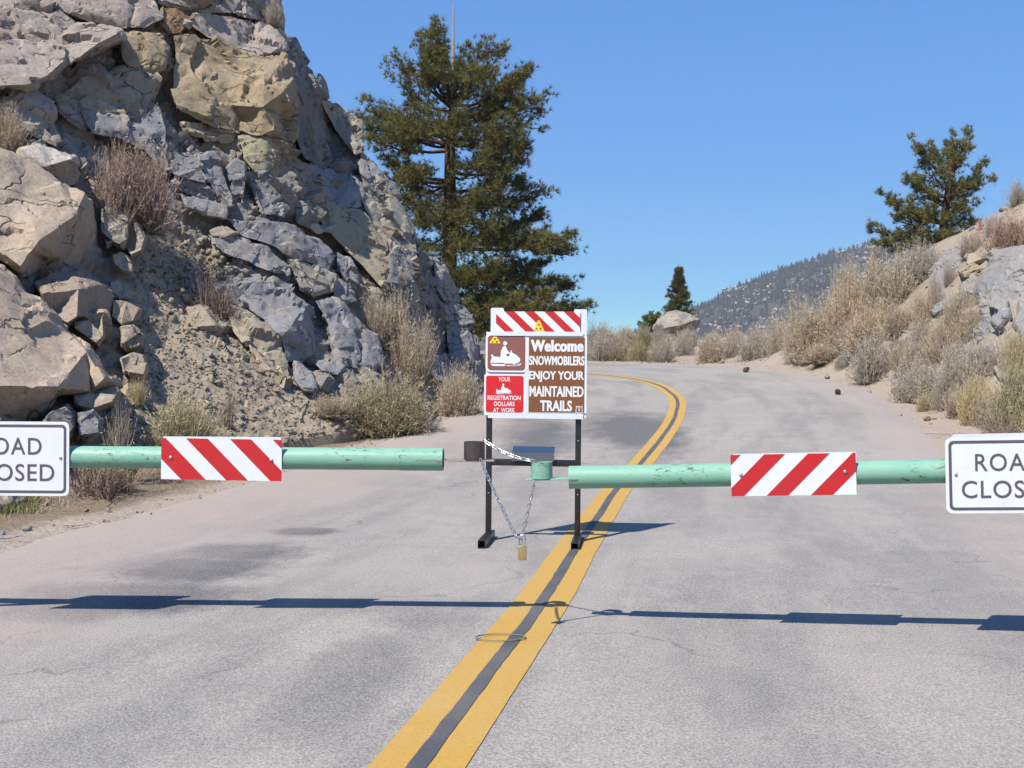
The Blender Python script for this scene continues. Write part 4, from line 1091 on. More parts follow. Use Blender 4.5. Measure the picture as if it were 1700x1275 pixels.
big = [((1304, 478, 1410, 592), 'tan', 'tall tan sagebrush at the left end of the right bank', 35.2), ((1366, 442, 1456, 560), 'tan', 'tall grey tan bush behind the left end of the right bank', 36.6),
       ((1426, 404, 1544, 508), 'grey', 'big round grey bush just below the bank pine', 34.8), ((1376, 420, 1440, 500), 'grey', 'grey bush left of the big round bush under the pine', 38.5),
       ((1498, 390, 1580, 462), 'grey', 'grey twiggy bush at the foot of the bank pine', 35.5), ((1396, 492, 1500, 582), 'tan', 'windswept pale tan bush in the middle of the right bank', 31.5),
       ((1456, 492, 1530, 560), 'tan', 'tan bush behind the windswept pale bush', 31.8), ((1404, 545, 1506, 628), 'grey', 'pale grey green sagebrush at the road edge of the right bank', 28.6),
       ((1488, 548, 1570, 622), 'grey', 'grey bush right of the pale grey green sagebrush', 27.6), ((1524, 522, 1608, 596), 'tan', 'tan bush below the long grey slab', 26.4),
       ((1474, 590, 1584, 664), 'grey', 'spreading grey bush low on the right bank beside the road', 25.0), ((1556, 548, 1650, 652), 'grey', 'dense grey bush below the outcrop', 24.2),
       ((1586, 600, 1664, 706), 'straw', 'straw coloured tall brush above the right closed sign', 21.6), ((1640, 566, 1745, 728), 'green', 'greenish yellow rabbitbrush at the right picture edge', 20.2),
       ((1636, 350, 1740, 424), 'pink', 'pinkish bush on top of the outcrop at the right edge', 26.6), ((1668, 292, 1730, 340), 'pale', 'whitish bush on the skyline at the right picture edge', 28.5),
       ((1626, 342, 1680, 384), 'pale', 'sparse twigs on the skyline right of the pine', 31.0), ((1560, 640, 1640, 690), 'tan', 'low tan brush on the verge above the right striped plate', 22.8),
       ((1610, 690, 1720, 735), 'dead', 'flattened dead brush right above the right closed sign', 19.3), ((1296, 586, 1332, 606), 'grey', 'tiny grey bush on the sand below the tall tan sagebrush', 34.0),
       ((1350, 580, 1384, 604), 'straw', 'tiny straw tuft on the sandy slope of the right bank', 32.5), ((1536, 440, 1566, 520), 'grey', 'dark narrow bush left of the pale faced grey boulder', 33.0),
       ((1440, 396, 1470, 440), 'tan', 'small bush sticking up on the ridge left of the pine', 38.0), ((1560, 470, 1640, 545), 'tan', 'tan grass like brush between the slab and the outcrop', 26.8),
       ((1600, 545, 1690, 620), 'pale', 'pale pinkish twigs in front of the outcrop', 23.4), ((1660, 520, 1740, 620), 'straw', 'straw brush below the outcrop at the right picture edge', 22.2),
       ((1330, 560, 1420, 600), 'tan', 'low bush at the foot of the tall tan sagebrush', 34.4),
       ((1470, 552, 1540, 612), 'tan', 'tan bush tucked behind the spreading grey bush low on the bank', 28.2), ((1512, 470, 1560, 540), 'tan', 'straw tan bush left of the long grey slab', 30.0),
       ((1380, 520, 1440, 580), 'grey', 'grey bush wedged left of the windswept pale tan bush', 33.2), ((1540, 600, 1620, 672), 'pale', 'pale twiggy bush between the low grey bush and the tall straw brush', 23.6),
       ((1610, 640, 1690, 716), 'grey', 'grey green bush at the foot of the tall straw brush', 20.8), ((1580, 500, 1640, 570), 'tan', 'tan brush directly left of the outcrop face', 25.6),
       ((1436, 440, 1500, 520), 'tan', 'tan bush in front of the big round grey bush', 34.0), ((1335, 515, 1400, 585), 'grey', 'grey bush pressed against the tall tan sagebrush', 34.2),
       ((1690, 640, 1760, 735), 'straw', 'dry straw clump above the right closed sign at the picture edge', 19.6), ((1560, 420, 1600, 470), 'pale', 'pale twigs behind the pale faced grey boulder', 32.5),
       ((1424, 600, 1476, 634), 'grey', 'low grey tuft on the verge under the pale grey green sagebrush', 27.6), ((1380, 576, 1424, 612), 'grey', 'small round grey bush on the sand left of the pale grey green sagebrush', 31.0),
       ((1560, 560, 1606, 610), 'grey', 'pale grey bush between the dense grey bush and the tan brush', 25.0), ((1520, 640, 1570, 680), 'straw', 'straw tuft at the road edge beside the rusty pine cone', 23.6),
       ((1640, 420, 1690, 462), 'pale', 'pale twigs growing from the outcrop top', 27.0), ((1590, 380, 1634, 420), 'grey', 'grey bush on the bank crest right of the pine trunk', 33.0),
       ((1500, 520, 1556, 570), 'grey', 'grey bush right below the straw tan bush', 28.8), ((1650, 660, 1720, 730), 'tan', 'tan clump in front of the greenish rabbitbrush', 19.8)]
for box, kd, lab, dd in big:
    cxb = (box[0] + box[2]) / 2
    dg = gdepth(cxb, box[3] - 2, 14, 60)
    bush(kd, box, lab, d=dg if abs(dg - dd) < 7 else dd, group=GRB)
# grass by the left verge: nobody could count it
def blades(name, n, area, dens, hmin, hmax, wid, flat, colour, label, cat):
    Vg, Tg, Cg = [], [], []
    while len(Tg) < n:
        x, y = rs.uniform(area[0], area[2]), rs.uniform(area[1], area[3])
        if not dens(x, y): continue
        d = EYE / ((y - HY) / F)
        b = np.array(PX(x, y, d)); b[2] = 0.0
        h = rs.uniform(hmin, hmax); a = rs.uniform(0, 6.28); e = rs.uniform(.5, 1) if not flat else rs.uniform(.0, .35)
        l = np.array([math.cos(a) * math.cos(e * 1.5), math.sin(a) * math.cos(e * 1.5), math.sin(e * 1.5)]) * h
        w_ = np.array([-math.sin(a), math.cos(a), 0]) * wid
        k = len(Vg); m = b + l * .55 + np.array([0, 0, .015])
        Vg += [b - w_, b + w_, m - w_ * .8, m + w_ * .8, b + l]; Tg += [(k, k + 1, k + 3), (k, k + 3, k + 2), (k + 2, k + 3, k + 4)]
        Cg += [np.array(colour(x, y)) * rs.uniform(.65, 1.25)] * 5
    Vg = np.array(Vg); Vg[:, 2] += ground_height(Vg[:, 0], Vg[:, 1]) + .008
    tag(link(name, mesh_np(name, Vg, np.array(Tg), False, np.array(Cg)), M_brush), label, cat, kind='stuff')
band = lambda x, y: 800 - .20 * x < y < 862 - .23 * x + rs.gauss(0, 4)
tuft_c = [(rs.uniform(-40, 190), rs.uniform(795, 858)) for _ in range(46)]
tuft_c = [c for c in tuft_c if c[1] < 856 - .23 * c[0]]
grn = [(28, 818), (62, 826), (35, 842), (10, 850), (48, 838), (148, 822)]
def gd(x, y):
    return band(x, y) and (min(((x - a) / 9) ** 2 + ((y - b) / 4) ** 2 for a, b in tuft_c + grn) < rs.random() * 2 or rs.random() < .06)
def gc(x, y):
    g = min(((x - a) / 16) ** 2 + ((y - b) / 6) ** 2 for a, b in grn) < 1 + rs.random()
    return (.16, .185, .065) if g and rs.random() < .8 else (.36, .29, .18)
blades('verge_grass', 16000, (-60, 760, 300, 870), gd, .05, .15, .0035, False, gc, 'short dry and green grass on the left road verge', 'grass')
blades('dry_litter', 7500, (20, 740, 440, 860), lambda x, y: 792 - .18 * x < y < 856 - .215 * x + rs.gauss(0, 5), .08, .38, .0045, True, lambda x, y: (.40, .33, .25), 'broken dry stalks littering the left verge under the gate arm', 'litter')

# ------------------------------------------------------------------ pines
def limb_tube(bm, pts, r0, r1, seg=7):
    rings = []
    for k, p in enumerate(pts):
        t = k / (len(pts) - 1)
        r = r0 + (r1 - r0) * t
        dirv = (Vector(pts[min(k + 1, len(pts) - 1)]) - Vector(pts[max(k - 1, 0)])).normalized()
        q = dirv.to_track_quat('Z', 'Y')
        rings.append([bm.verts.new(Vector(p) + q @ Vector((r * math.cos(2 * math.pi * i / seg), r * math.sin(2 * math.pi * i / seg), 0))) for i in range(seg)])
    for a, b in zip(rings[:-1], rings[1:]):
        for i in range(seg):
            bm.faces.new((a[i], a[(i + 1) % seg], b[(i + 1) % seg], b[i]))
    bm.faces.new(rings[0][::-1]); bm.faces.new(rings[-1])

class Needles:
    def __init__(s, seed): s.r = np.random.default_rng(seed); s.V = []; s.C = []
    def tuft(s, c, dirv, n, L, col, w):
        r = s.r
        d = np.asarray(dirv)[None] * 0.75 + r.normal(0, 0.75, (n, 3)); d[:, 2] += .25
        d /= np.linalg.norm(d, axis=1, keepdims=True)
        sd = np.cross(d, r.normal(0, 1, (n, 3))); sd /= np.linalg.norm(sd, axis=1, keepdims=True) + 1e-9
        ln = L * r.uniform(.6, 1.1, (n, 1))
        c = np.asarray(c)[None]
        tri = np.stack([c - sd * w, c + sd * w, c + d * ln], 1).reshape(-1, 3)
        s.V.append(tri)
        cc = np.array(col) * r.uniform(.7, 1.25)
        s.C.append(np.repeat(cc[None], 3 * n, 0))
    def build(s, name, parent):
        V = np.vstack(s.V)
        me = mesh_np(name, V, np.arange(len(V)).reshape(-1, 3), False, np.vstack(s.C))
        return link(name, me, M_needle, parent)

def pine(label, base, trunk_pts, radii, limbs, seed, needle_n=15, needle_l=0.24, w=.011, clump=.55, dens=1.0, spike=None, cols=((.155, .155, .055), (.205, .19, .065), (.11, .122, .047)), group='pines beyond the bend'):
    """trunk_pts world points; limbs = (root height fraction along trunk, tip world point, clump radius)"""
    root = tag(empty('pine_tree', base), label, 'tree', group)
    inv = Vector(base)
    r = random.Random(seed)
    bm = bmesh.new()
    TP = [Vector(p) - inv for p in trunk_pts]
    seg = 12
    rings = []
    for p, rad in zip(TP, radii):
        rings.append([bm.verts.new(p + Vector((rad * math.cos(2 * math.pi * i / seg), rad * math.sin(2 * math.pi * i / seg), 0))) for i in range(seg)])
    for a, b in zip(rings[:-1], rings[1:]):
        for i in range(seg): bm.faces.new((a[i], a[(i + 1) % seg], b[(i + 1) % seg], b[i]))
    bm.faces.new(rings[-1])
    link('trunk', bm_mesh('trunk', bm, True), M_bark, root)
    if spike:
        bm = bmesh.new(); limb_tube(bm, [Vector(p) - inv for p in spike[0]], spike[1], .03, 8)
        link('dead_top', bm_mesh('dead_top', bm, True), M_wood, root)
    ND = Needles(seed)
    for lb in limbs:
        rz, tip, cr_ = lb[:3]
        cd = cr_ * clump
        tip = Vector(tip) - inv
        # root point on trunk at height rz (world z)
        zz = [p.z for p in TP]
        z0 = rz - inv.z
        a = Vector((np.interp(z0, zz, [p.x for p in TP]), np.interp(z0, zz, [p.y for p in TP]), z0))
        dv = tip - a; Ln = dv.length
        side = Vector((-dv.y, dv.x, 0)).normalized() if dv.length > .01 else Vector((1, 0, 0))
        sag = r.uniform(-.16, .03) * Ln
        n = 7
        path = []
        for k in range(n + 1):
            t = k / n
            p = a + dv * t + Vector((0, 0, sag * math.sin(math.pi * t) * .9)) + side * (r.uniform(-.06, .06) * Ln * math.sin(math.pi * t))
            path.append(p)
        bm = bmesh.new()
        rr = min(radii[0] * .30, 0.03 + 0.018 * Ln)
        limb_tube(bm, path, rr, rr * .25)
        # twigs
        m = max(5, int(Ln * 4.8 * dens))
        start = 0.30 if Ln > 2 else 0.15
        for q in range(m):
            t = start + (1 - start) * (q + r.random()) / m
            k = min(n - 1, int(t * n)); p0 = path[k].lerp(path[k + 1], t * n - k)
            ang = r.uniform(-1.35, 1.35)
            dd = (dv.normalized() * math.cos(ang) + side * math.sin(ang) + Vector((0, 0, r.uniform(-.35, .85)))).normalized()
            tl_ = cd * r.uniform(.6, 2.0) * (1.3 - .6 * t)
            if t > .92: dd = (dv.normalized() + Vector((0, 0, .5))).normalized()
            e = p0 + dd * tl_
            limb_tube(bm, [p0, p0.lerp(e, .5) + Vector((0, 0, -.04)), e], rr * .28, rr * .08 + .004, 4)
            nt_ = max(4, int(15 * dens * r.uniform(.7, 1.3)))
            for u in range(nt_):
                s_ = r.choice((.5, .8, 1.0, 1.0))
                c_ = p0.lerp(e, s_) + Vector((r.gauss(0, 1), r.gauss(0, 1), r.gauss(0, .8))) * cd * .24
                col = r.choice(cols)
                if r.random() < .035: col = (.14, .075, .035)
                ND.tuft(c_, dd, needle_n, needle_l * r.uniform(.8, 1.15), col, w)
        link('limb', bm_mesh('limb', bm), M_bark, root)
    ND.build('crown', root)
    return root

# big pine behind the cliff
DT = 45.0
r = random.Random(41)
tr = [(742, 640), (744, 560), (746, 450), (747, 340), (747, 250), (750, 190), (752, 150)]
tpts = [PX(x, y, DT) for x, y in tr]
base = PX(742, 640, DT); base.z -= .4; tpts[0].z -= .4
LT = [  # root row on the trunk, tip pixel, depth offset, clump size
    (172, 722, 32, .2, .8), (172, 716, 60, -.5, .9), (175, 700, 62, .3, .7), (180, 664, 100, .4, .8), (185, 662, 128, -.6, .8), (178, 700, 100, -.8, 1.0), (176, 730, 90, .6, 1.0),
    (160, 772, 78, .3, .9), (165, 800, 74, -.4, .9), (170, 832, 84, .5, .9), (176, 856, 120, -.5, 1.0), (190, 842, 140, .9, 1.0), (200, 880, 110, .3, .6), (210, 898, 160, -.4, .8), (205, 860, 165, .8, 1.0), (160, 760, 120, -.9, 1.1), (170, 790, 130, -1.2, 1.1), (175, 770, 150, 1.3, 1.1),
    (235, 612, 165, .4, .8), (240, 602, 196, -.3, .9), (245, 640, 178, .8, 1.0), (250, 622, 226, -.8, .8), (245, 660, 205, 1.0, 1.0), (240, 690, 185, -1.3, 1.1),
    (225, 880, 192, .5, .9), (235, 868, 215, -.8, 1.0), (240, 830, 205, -1.4, 1.1), (230, 800, 190, 1.6, 1.1), (228, 760, 195, -1.8, 1.1), (228, 720, 205, -1.8, 1.0),
    (275, 868, 240, .4, .9), (285, 864, 262, -.6, 1.0), (280, 830, 250, 1.2, 1.1), (290, 795, 262, -1.8, 1.0),
    (300, 642, 258, .4, .8), (305, 652, 290, -.5, .9), (310, 680, 280, -1.3, 1.0), (300, 690, 300, 1.4, 1.1),
    (320, 868, 292, .5, .9), (325, 892, 318, -.3, .9), (330, 850, 320, 1.2, 1.1), (335, 815, 310, -1.9, 1.1), (335, 780, 330, 2.2, 1.1),
    (345, 668, 322, .4, .9), (350, 690, 352, -.7, .9), (355, 712, 335, -1.6, 1.1), (350, 720, 360, 1.6, 1.0), (345, 770, 345, -2.0, 1.0),
    (400, 900, 345, .5, .8), (395, 946, 384, -.3, .8), (400, 942, 412, .6, .9), (410, 905, 395, -1.2, 1.0), (395, 860, 372, 1.4, 1.1), (400, 815, 375, -2.0, 1.0),
    (385, 700, 395, .6, .9), (395, 715, 420, -1.0, .9), (390, 770, 405, -2.2, 1.0),
    (450, 898, 432, .6, .9), (455, 916, 462, -.8, .9), (460, 870, 445, 1.6, 1.1), (455, 820, 440, -2.2, 1.1), (450, 780, 455, -2.4, 1.0), (455, 740, 450, -2.0, .9),
    (490, 952, 468, .5, .8), (500, 972, 502, -.4, .8), (505, 930, 505, .9, .9), (500, 890, 492, -1.6, 1.1), (505, 850, 500, -2.4, 1.1), (505, 810, 498, 2.0, 1.0), (500, 770, 505, -2.0, 1.0), (505, 905, 525, 1.6, 1.0), (510, 850, 535, 2.2, 1.0), (520, 960, 520, 1.2, .8), (520, 800, 545, -1.8, .9)]
limbs = []
for ry, tx, ty, dz, cs in LT:
    limbs.append(((PX(0, ry, DT).z), PX(747 + (tx - 747) * .95, ty + 12, DT + dz * 1.3), cs * r.uniform(.8, 1.15)))
pine('tall ragged pine with a dead spike top rising behind the cliff', base, tpts, [.42, .36, .30, .26, .22, .15, .08], limbs, 5, 16, .26, .0135, .76, 1.05,
     spike=([PX(750, 190, DT), PX(752, 100, DT), PX(753, 8, DT)], .11))

# pine on the right bank
DT = 38.0
tr = [(1562, 420), (1566, 380), (1572, 330), (1580, 280), (1586, 235)]
tpts = [PX(x, y, DT) for x, y in tr]; base = tpts[0].copy(); base.z -= .3; tpts[0].z -= .3
LT = [(300, 1516, 234, .2, .7), (310, 1532, 252, -.3, .8), (285, 1552, 246, .5, .7), (270, 1584, 220, 0, .7), (275, 1574, 238, .6, .8), (290, 1612, 216, .2, .7), (290, 1610, 240, -.5, .8), (300, 1598, 262, .7, .9), (320, 1640, 268, .3, .6), (325, 1646, 298, -.3, .7), (330, 1620, 300, .6, .9),
      (320, 1545, 280, -.8, 1), (330, 1520, 292, .4, .8), (340, 1506, 296, -.2, .8), (345, 1530, 320, .9, 1), (340, 1570, 300, -1, 1), (350, 1600, 320, .9, 1), (350, 1612, 338, -.5, .8),
      (370, 1456, 316, .3, .6), (372, 1484, 330, -.4, .8), (370, 1510, 340, .6, .9), (375, 1540, 345, -1, 1), (370, 1580, 350, -1, 1), (375, 1600, 362, .6, .9), (390, 1488, 362, .8, .9), (392, 1500, 385, -.6, .9), (398, 1436, 378, .2, .7), (400, 1452, 402, -.3, .7), (400, 1470, 388, .6, .8), (402, 1530, 385, -.9, 1), (395, 1618, 372, .3, .8), (400, 1600, 392, -.5, .9), (405, 1560, 385, -1, .9), (405, 1520, 400, .8, .9)]
limbs = [(PX(0, ry, DT).z, PX(1562 + (tx - 1562) * .91, ty + 6, DT + dz), cs * .60) for ry, tx, ty, dz, cs in LT]
pine('bushy young pine on top of the right bank', base, tpts, [.17, .15, .12, .08, .04], limbs, 9, 14, .20, .011, .72, 1.05, cols=((.175, .172, .062), (.225, .205, .075), (.135, .143, .055)))

# small conical pine far behind the domed boulder
DT = 95.0
tr = [(1124, 560), (1126, 500), (1126, 440)]
tpts = [PX(x, y, DT) for x, y in tr]; base = tpts[0].copy()
limbs = []
r = random.Random(5)
for k in range(84):
    t = k / 83
    y = 446 + t * 92
    half = 1 + t * 25 * r.uniform(.8, 1.05)
    a = r.uniform(0, 6.28)
    limbs.append((PX(0, y - 4 + 6 * t, DT).z, PX(1126 + half * math.cos(a), y + r.uniform(-4, 4), DT + half * math.sin(a) / F * DT), .22 + .62 * t))
pine('small conical pine on the skyline behind the domed boulder', base, tpts, [.2, .13, .03], limbs, 12, 9, .28, .02, .55, .7, cols=((.12, .125, .05), (.15, .15, .06), (.10, .105, .045)))
limbs = [(PX(0, 536, 70).z, PX(1082 + dx, 530 + dy, 70 + dz), .5) for dx, dy, dz in [(-8, 2, .2), (6, 0, -.2), (0, -4, .1), (-4, 6, -.4), (5, 8, .4), (-10, 9, 0), (9, 6, .2), (1, 3, -.5)]]
pine('dark little juniper left of the domed boulder', PX(1082, 552, 70), [PX(1082, 552, 70), PX(1082, 540, 70), PX(1082, 532, 70)], [.12, .08, .03], limbs, 15, 12, .22, .02, .6, 1.0)

# ------------------------------------------------------------------ far mountain
DM = 2000.0
RID = np.array([(700, 560), (900, 560), (1060, 556), (1120, 535), (1160, 513), (1200, 490), (1235, 474), (1280, 455), (1310, 444), (1350, 432), (1390, 420), (1420, 413), (1440, 407), (1480, 408), (1560, 400), (1700, 395), (1900, 400), (2100, 430)], float)
us = np.linspace(700, 2100, 260); ry = np.interp(us, RID[:, 0], RID[:, 1])
vs_ = np.concatenate([np.linspace(-.35, 0, 8)[:-1], np.linspace(0, 1, 70)])
MV = np.zeros((260, len(vs_), 3))
for j, v in enumerate(vs_):
    dd = DM - 900 * v if v >= 0 else DM - 1500 * v
    zr = EYE - (ry - HY) / F * DM
    zz = zr * (1 - abs(v) ** .9) - 60 * abs(v) if v >= 0 else zr * (1 + v * 2.2)
    MV[:, j] = np.column_stack([(us - CX) / F * DM * (1 if v < 0 else 1 - .25 * v), np.full(260, dd), zz])
MV = MV.reshape(-1, 3)
rel = np.repeat(np.minimum(1, .3 + np.abs(np.tile(vs_, 260)) * 4)[:, None], 1, 1)[:, 0]
MV[:, 2] += rel * (34 * fbm(MV * (1, 1, 0), .006, 4, 50)) + 4 * fbm(MV * (1, 1, 0), .05, 3, 51)
me = mesh_np('mountain', MV, grid_faces(260, len(vs_)), True)
tag(link('mountain', me, mat_mountain()), kind='structure')
mg = MV.reshape(260, len(vs_), 3)
# forest and outcrops on it, far too many and too small to count
Vt, Tt, Ct = [], [], []
def mpoint(): 
    i = rs.uniform(60, 215); j = 7 + 60 * rs.random() ** 1.3 - (1.2 if rs.random() < .1 else 0)
    a, b = int(i), int(j); fa, fb = i - a, j - b
    return (mg[a, b] * (1 - fa) * (1 - fb) + mg[a + 1, b] * fa * (1 - fb) + mg[a, b + 1] * (1 - fa) * fb + mg[a + 1, b + 1] * fa * fb)
mp = np.array([mpoint() for _ in range(9000)])
for p, f_ in zip(mp, fbm(mp * (1, 1, 0), .012, 3, 60)):
    if f_ < -.28: continue
    h = rs.uniform(6, 13); w_ = h * rs.uniform(.18, .26); n = 5; a0 = rs.uniform(0, 6)
    i = len(Vt)
    Vt += [p + (w_ * math.cos(a0 + 2 * math.pi * k / n), w_ * math.sin(a0 + 2 * math.pi * k / n), h * .08) for k in range(n)] + [p + (0, 0, h)]
    Tt += [(i + k, i + (k + 1) % n, i + n) for k in range(n)]
    Ct += [np.array((.032, .033, .030)) * rs.uniform(.7, 1.3)] * (n + 1)
tag(link('mountain_forest', mesh_np('mountain_forest', np.array(Vt), np.array(Tt), False, np.array(Ct)), M_needle), 'dark conifer forest covering the distant mountainside', 'forest', kind='stuff')
pts, sz, tn = [], [], []
mp = np.array([mpoint() for _ in range(1500)])
for p, f_ in zip(mp, fbm(mp * (1, 1, 0), .012, 3, 60)):
    if f_ > .02 and rs.random() < .8: continue
    s = rs.uniform(2, 6.5)
    for k in range(rs.randrange(1, 5)):
        pts.append(p + np.array((rs.gauss(0, 6), rs.gauss(0, 6), s * .45 + rs.uniform(0, 4)))); sz.append(s * rs.uniform(.5, 1.1)); tn.append(np.array((.36, .28, .22)) * rs.uniform(.7, 1.2))
scatter_stones('mountain_outcrops', pts, sz, tn, 'pale granite knobs scattered among the mountain trees', 'outcrops')

# ------------------------------------------------------------------ gate arms
def disc(name, c, r, mat, parent, thick=.008):
    bm = bmesh.new()
    bmesh.ops.create_uvsphere(bm, u_segments=12, v_segments=6, radius=r)
    bmesh.ops.scale(bm, vec=(1, .55, 1), verts=bm.verts); bmesh.ops.translate(bm, vec=c, verts=bm.verts)
    return link(name, bm_mesh(name, bm, True), mat, parent)

def striped_plate(parent, w, h, stripes, label, bolts):
    p = plate('striped_plate', [(0, 0), (w, 0), (w, h), (0, h)], 0.0, 0.004, M_white, parent)
    tag(p, label)
    for poly in stripes:
        plate('stripe', poly, -0.002, -0.0003, M_red, p)
    for x, z_ in bolts: disc('bolt', (x, -.005, z_), .011, M_bolt, p)
    return p

def clip_band(w, h, a, b, slope):
    """band between x = a + slope*(h-z) and x = b + slope*(h-z), cut to the plate"""
    poly = [(a, h), (b, h), (b + slope * h, 0), (a + slope * h, 0)]
    def clip(poly, f):
        out = []
        for i in range(len(poly)):
            p, q = poly[i], poly[(i + 1) % len(poly)]
            fp, fq = f(p), f(q)
            if fp >= 0: out.append(p)
            if (fp >= 0) != (fq >= 0):
                t = fp / (fp - fq); out.append((p[0] + (q[0] - p[0]) * t, p[1] + (q[1] - p[1]) * t))
        return out
    poly = clip(poly, lambda p: p[0]); poly = clip(poly, lambda p: w - p[0])
    return poly if len(poly) > 2 else None

def closed_sign(parent, w, h, label):
    p = plate('road_closed_sign', rounded(0, 0, w, h, .035), 0.0, 0.004, M_white, parent); tag(p, label)
    frame_ring('border', rounded(.018, .018, w - .018, h - .018, .028), rounded(.034, .034, w - .034, h - .034, .018), -.0018, -.0003, M_letter, p)
    lettering('lettering', 'ROAD', (w * .235, h * .555, w * .765, h * .785), -.001, M_letter, p, .004, 1.12)
    lettering('lettering', 'CLOSED', (w * .125, h * .20, w * .875, h * .43), -.001, M_letter, p, .004, 1.08)
    for x in (.055, w - .055): disc('bolt', (x, -.005, h * .52), .0095, M_bolt, p)
    return p

def arm_frame(a, b):
    """matrix whose X runs along the arm and -Y faces the camera"""
    x = (b - a).normalized(); y = Vector((0, 1, 0)); y = (y - x * y.dot(x)).normalized(); z_ = x.cross(y)
    m = Matrix((x, y, z_)).transposed().to_4x4(); m.translation = a
    return m

RP = .0695
def dpipe_l(px): return float(np.interp(px, [-400, 736], [6.92, 6.77]))
A = PX(-420, 755, 6.92); B = PX(736, 762.5, 6.77)
gate = tag(empty('barrier_gate', A), 'mint green pipe gate arm on the left ending in a bare steel tube', 'gate', 'gate arms closing the road')
gate.matrix_world = arm_frame(A, B)
mi = gate.matrix_world.inverted()
LN = (B - A).length
def lx(px): return ((px - CX) / F * dpipe_l(px) - A.x) / ((B - A).normalized().x)
bm = bmesh.new(); bm_tube(bm, (0, 0, 0), (LN, 0, 0), RP, 40, RP - .007)
pipe = link('pipe', bm_mesh('pipe', bm, True), M_pipe, gate)
# slip sleeve seam and split at the tip
bm = bmesh.new(); bm_tube(bm, (lx(664), 0, 0), (LN - .0005, 0, 0), RP + .0025, 40, RP + .0003)
link('sleeve', bm_mesh('sleeve', bm, True), M_pipe, pipe)
bm = bmesh.new(); bm_box(bm, ((lx(700) + LN) / 2 + .0, -RP - .0005, -.002), (LN - lx(700), .006, .004)); bm_box(bm, (lx(664), -RP * .72, -.02), (.006, RP * .6, .03), Matrix.Rotation(.4, 3, 'Y'))
link('rust_seam', bm_mesh('rust_seam', bm), M_rustbar, pipe)
bm = bmesh.new(); bm_box(bm, ((LN - .02 + lx(808)) / 2, -.02, -.004), (lx(808) - LN + .12, .075, .010), None, .002)
link('end_bar', bm_mesh('end_bar', bm), M_rustbar, gate)
bm = bmesh.new(); bm_tube(bm, (lx(788), -.02, .0015), (lx(788), -.02, .113), .066, 36, .0605)
link('lock_tube', bm_mesh('lock_tube', bm, True), M_rawsteel, gate)
pl = empty('mount'); bpy.data.objects.remove(pl)
s0 = F / 6.84
w_, h_ = (468 - 269) / s0, 67.5 / s0
st = [clip_band(w_, h_, a * w_, (a + .176) * w_, .82) for a in (-.172, .176 + .035, .57, .925)]
st = [clip_band(w_, h_, a, b, 1.0) for a, b in ((-.17 * w_ + .0, .035 * w_), (.205 * w_, .385 * w_), (.57 * w_, .745 * w_), (.925 * w_, 1.12 * w_))]
sp = striped_plate(gate, w_, h_, [x for x in st if x], 'red and white striped plate bolted to the left gate arm', [(.08 * w_, .53 * h_), (.915 * w_, .51 * h_)])
sp.location = (lx(269) + .022, -RP - .008, -h_ * .5 - .0); sp.rotation_euler = (0, R(.6), 0)
rear = plate('rear_plate', [(0, 0), (w_, 0), (w_, h_), (0, h_)], 0, .004, M_white, gate); rear.location = (lx(264), RP + .004, -h_ * .5)
w_, h_ = 195 / s0, 122 / s0
cs = closed_sign(gate, w_, h_, 'white road closed sign with black border, cut by the left picture edge')
cs.location = (lx(-77) + .038, -RP - .009, -h_ * .515)
rear = plate('rear_sign', rounded(0, 0, w_, h_, .035), 0, .004, M_white, gate); rear.location = (lx(-92), RP + .005, -h_ * .53)
bm = bmesh.new(); bm_tube(bm, (lx(-60), 0, -.05), (.1, 0, -.62), .03, 16)
link('brace', bm_mesh('brace', bm, True), M_pipe, gate)
bm = bmesh.new(); q = mi @ Vector((A.x - .02, A.y, -.2)); bm_tube(bm, q, mi @ Vector((A.x - .02, A.y, 1.45)), .11, 24)
link('hinge_post', bm_mesh('hinge_post', bm, True), M_pipe, gate)

A2 = PX(945, 792.5, 6.57); B2 = PX(1960, 776, 6.12)
g2 = tag(empty('barrier_gate', A2), 'mint green pipe gate arm on the right with a green lock socket', 'gate', 'gate arms closing the road')
g2.matrix_world = arm_frame(A2, B2)
mi2 = g2.matrix_world.inverted(); L2 = (B2 - A2).length
def lx2(px):
    dd = float(np.interp(px, [945, 1960], [6.57, 6.12])); return ((px - CX) / F * dd - A2.x) / ((B2 - A2).normalized().x)
bm = bmesh.new(); bm_tube(bm, (0, 0, 0), (L2, 0, 0), RP, 40, RP - .007)
pipe2 = link('pipe', bm_mesh('pipe', bm, True), M_pipe, g2)
bm = bmesh.new(); bm_tube(bm, (L2 - .004, 0, 0), (L2 - .001, 0, 0), RP - .008, 24); link('end_cap', bm_mesh('end_cap', bm), M_pipe, pipe2)
bm = bmesh.new(); bm_box(bm, (.03, -RP - .0003, -.006), (.055, .005, .012), None, .002); link('weld_scar', bm_mesh('weld_scar', bm), M_rustbar, pipe2)
bm = bmesh.new(); bm_box(bm, (lx2(911) / 1.0 + .01, -.02, -.006), (-lx2(877) + .04, .075, .009), None, .002)
link('end_bar', bm_mesh('end_bar', bm), M_pipe, g2)
bm = bmesh.new(); bm_tube(bm, (lx2(900.5), -.02, 0), (lx2(900.5), -.02, .098), .0655, 36, .059)
link('lock_socket', bm_mesh('lock_socket', bm, True), M_pipe, g2)
s1 = F / 6.38
w_, h_ = 201 / s1, 68.5 / s1
st = [clip_band(w_, h_, a, b, -1.0) for a, b in ((-.05 * w_, .083 * w_), (.273 * w_, .44 * w_), (.622 * w_, .795 * w_), (.977 * w_, 1.15 * w_))]
sp = striped_plate(g2, w_, h_, [x for x in st if x], 'red and white striped plate bolted to the right gate arm', [(.08 * w_, .52 * h_), (.912 * w_, .55 * h_)])
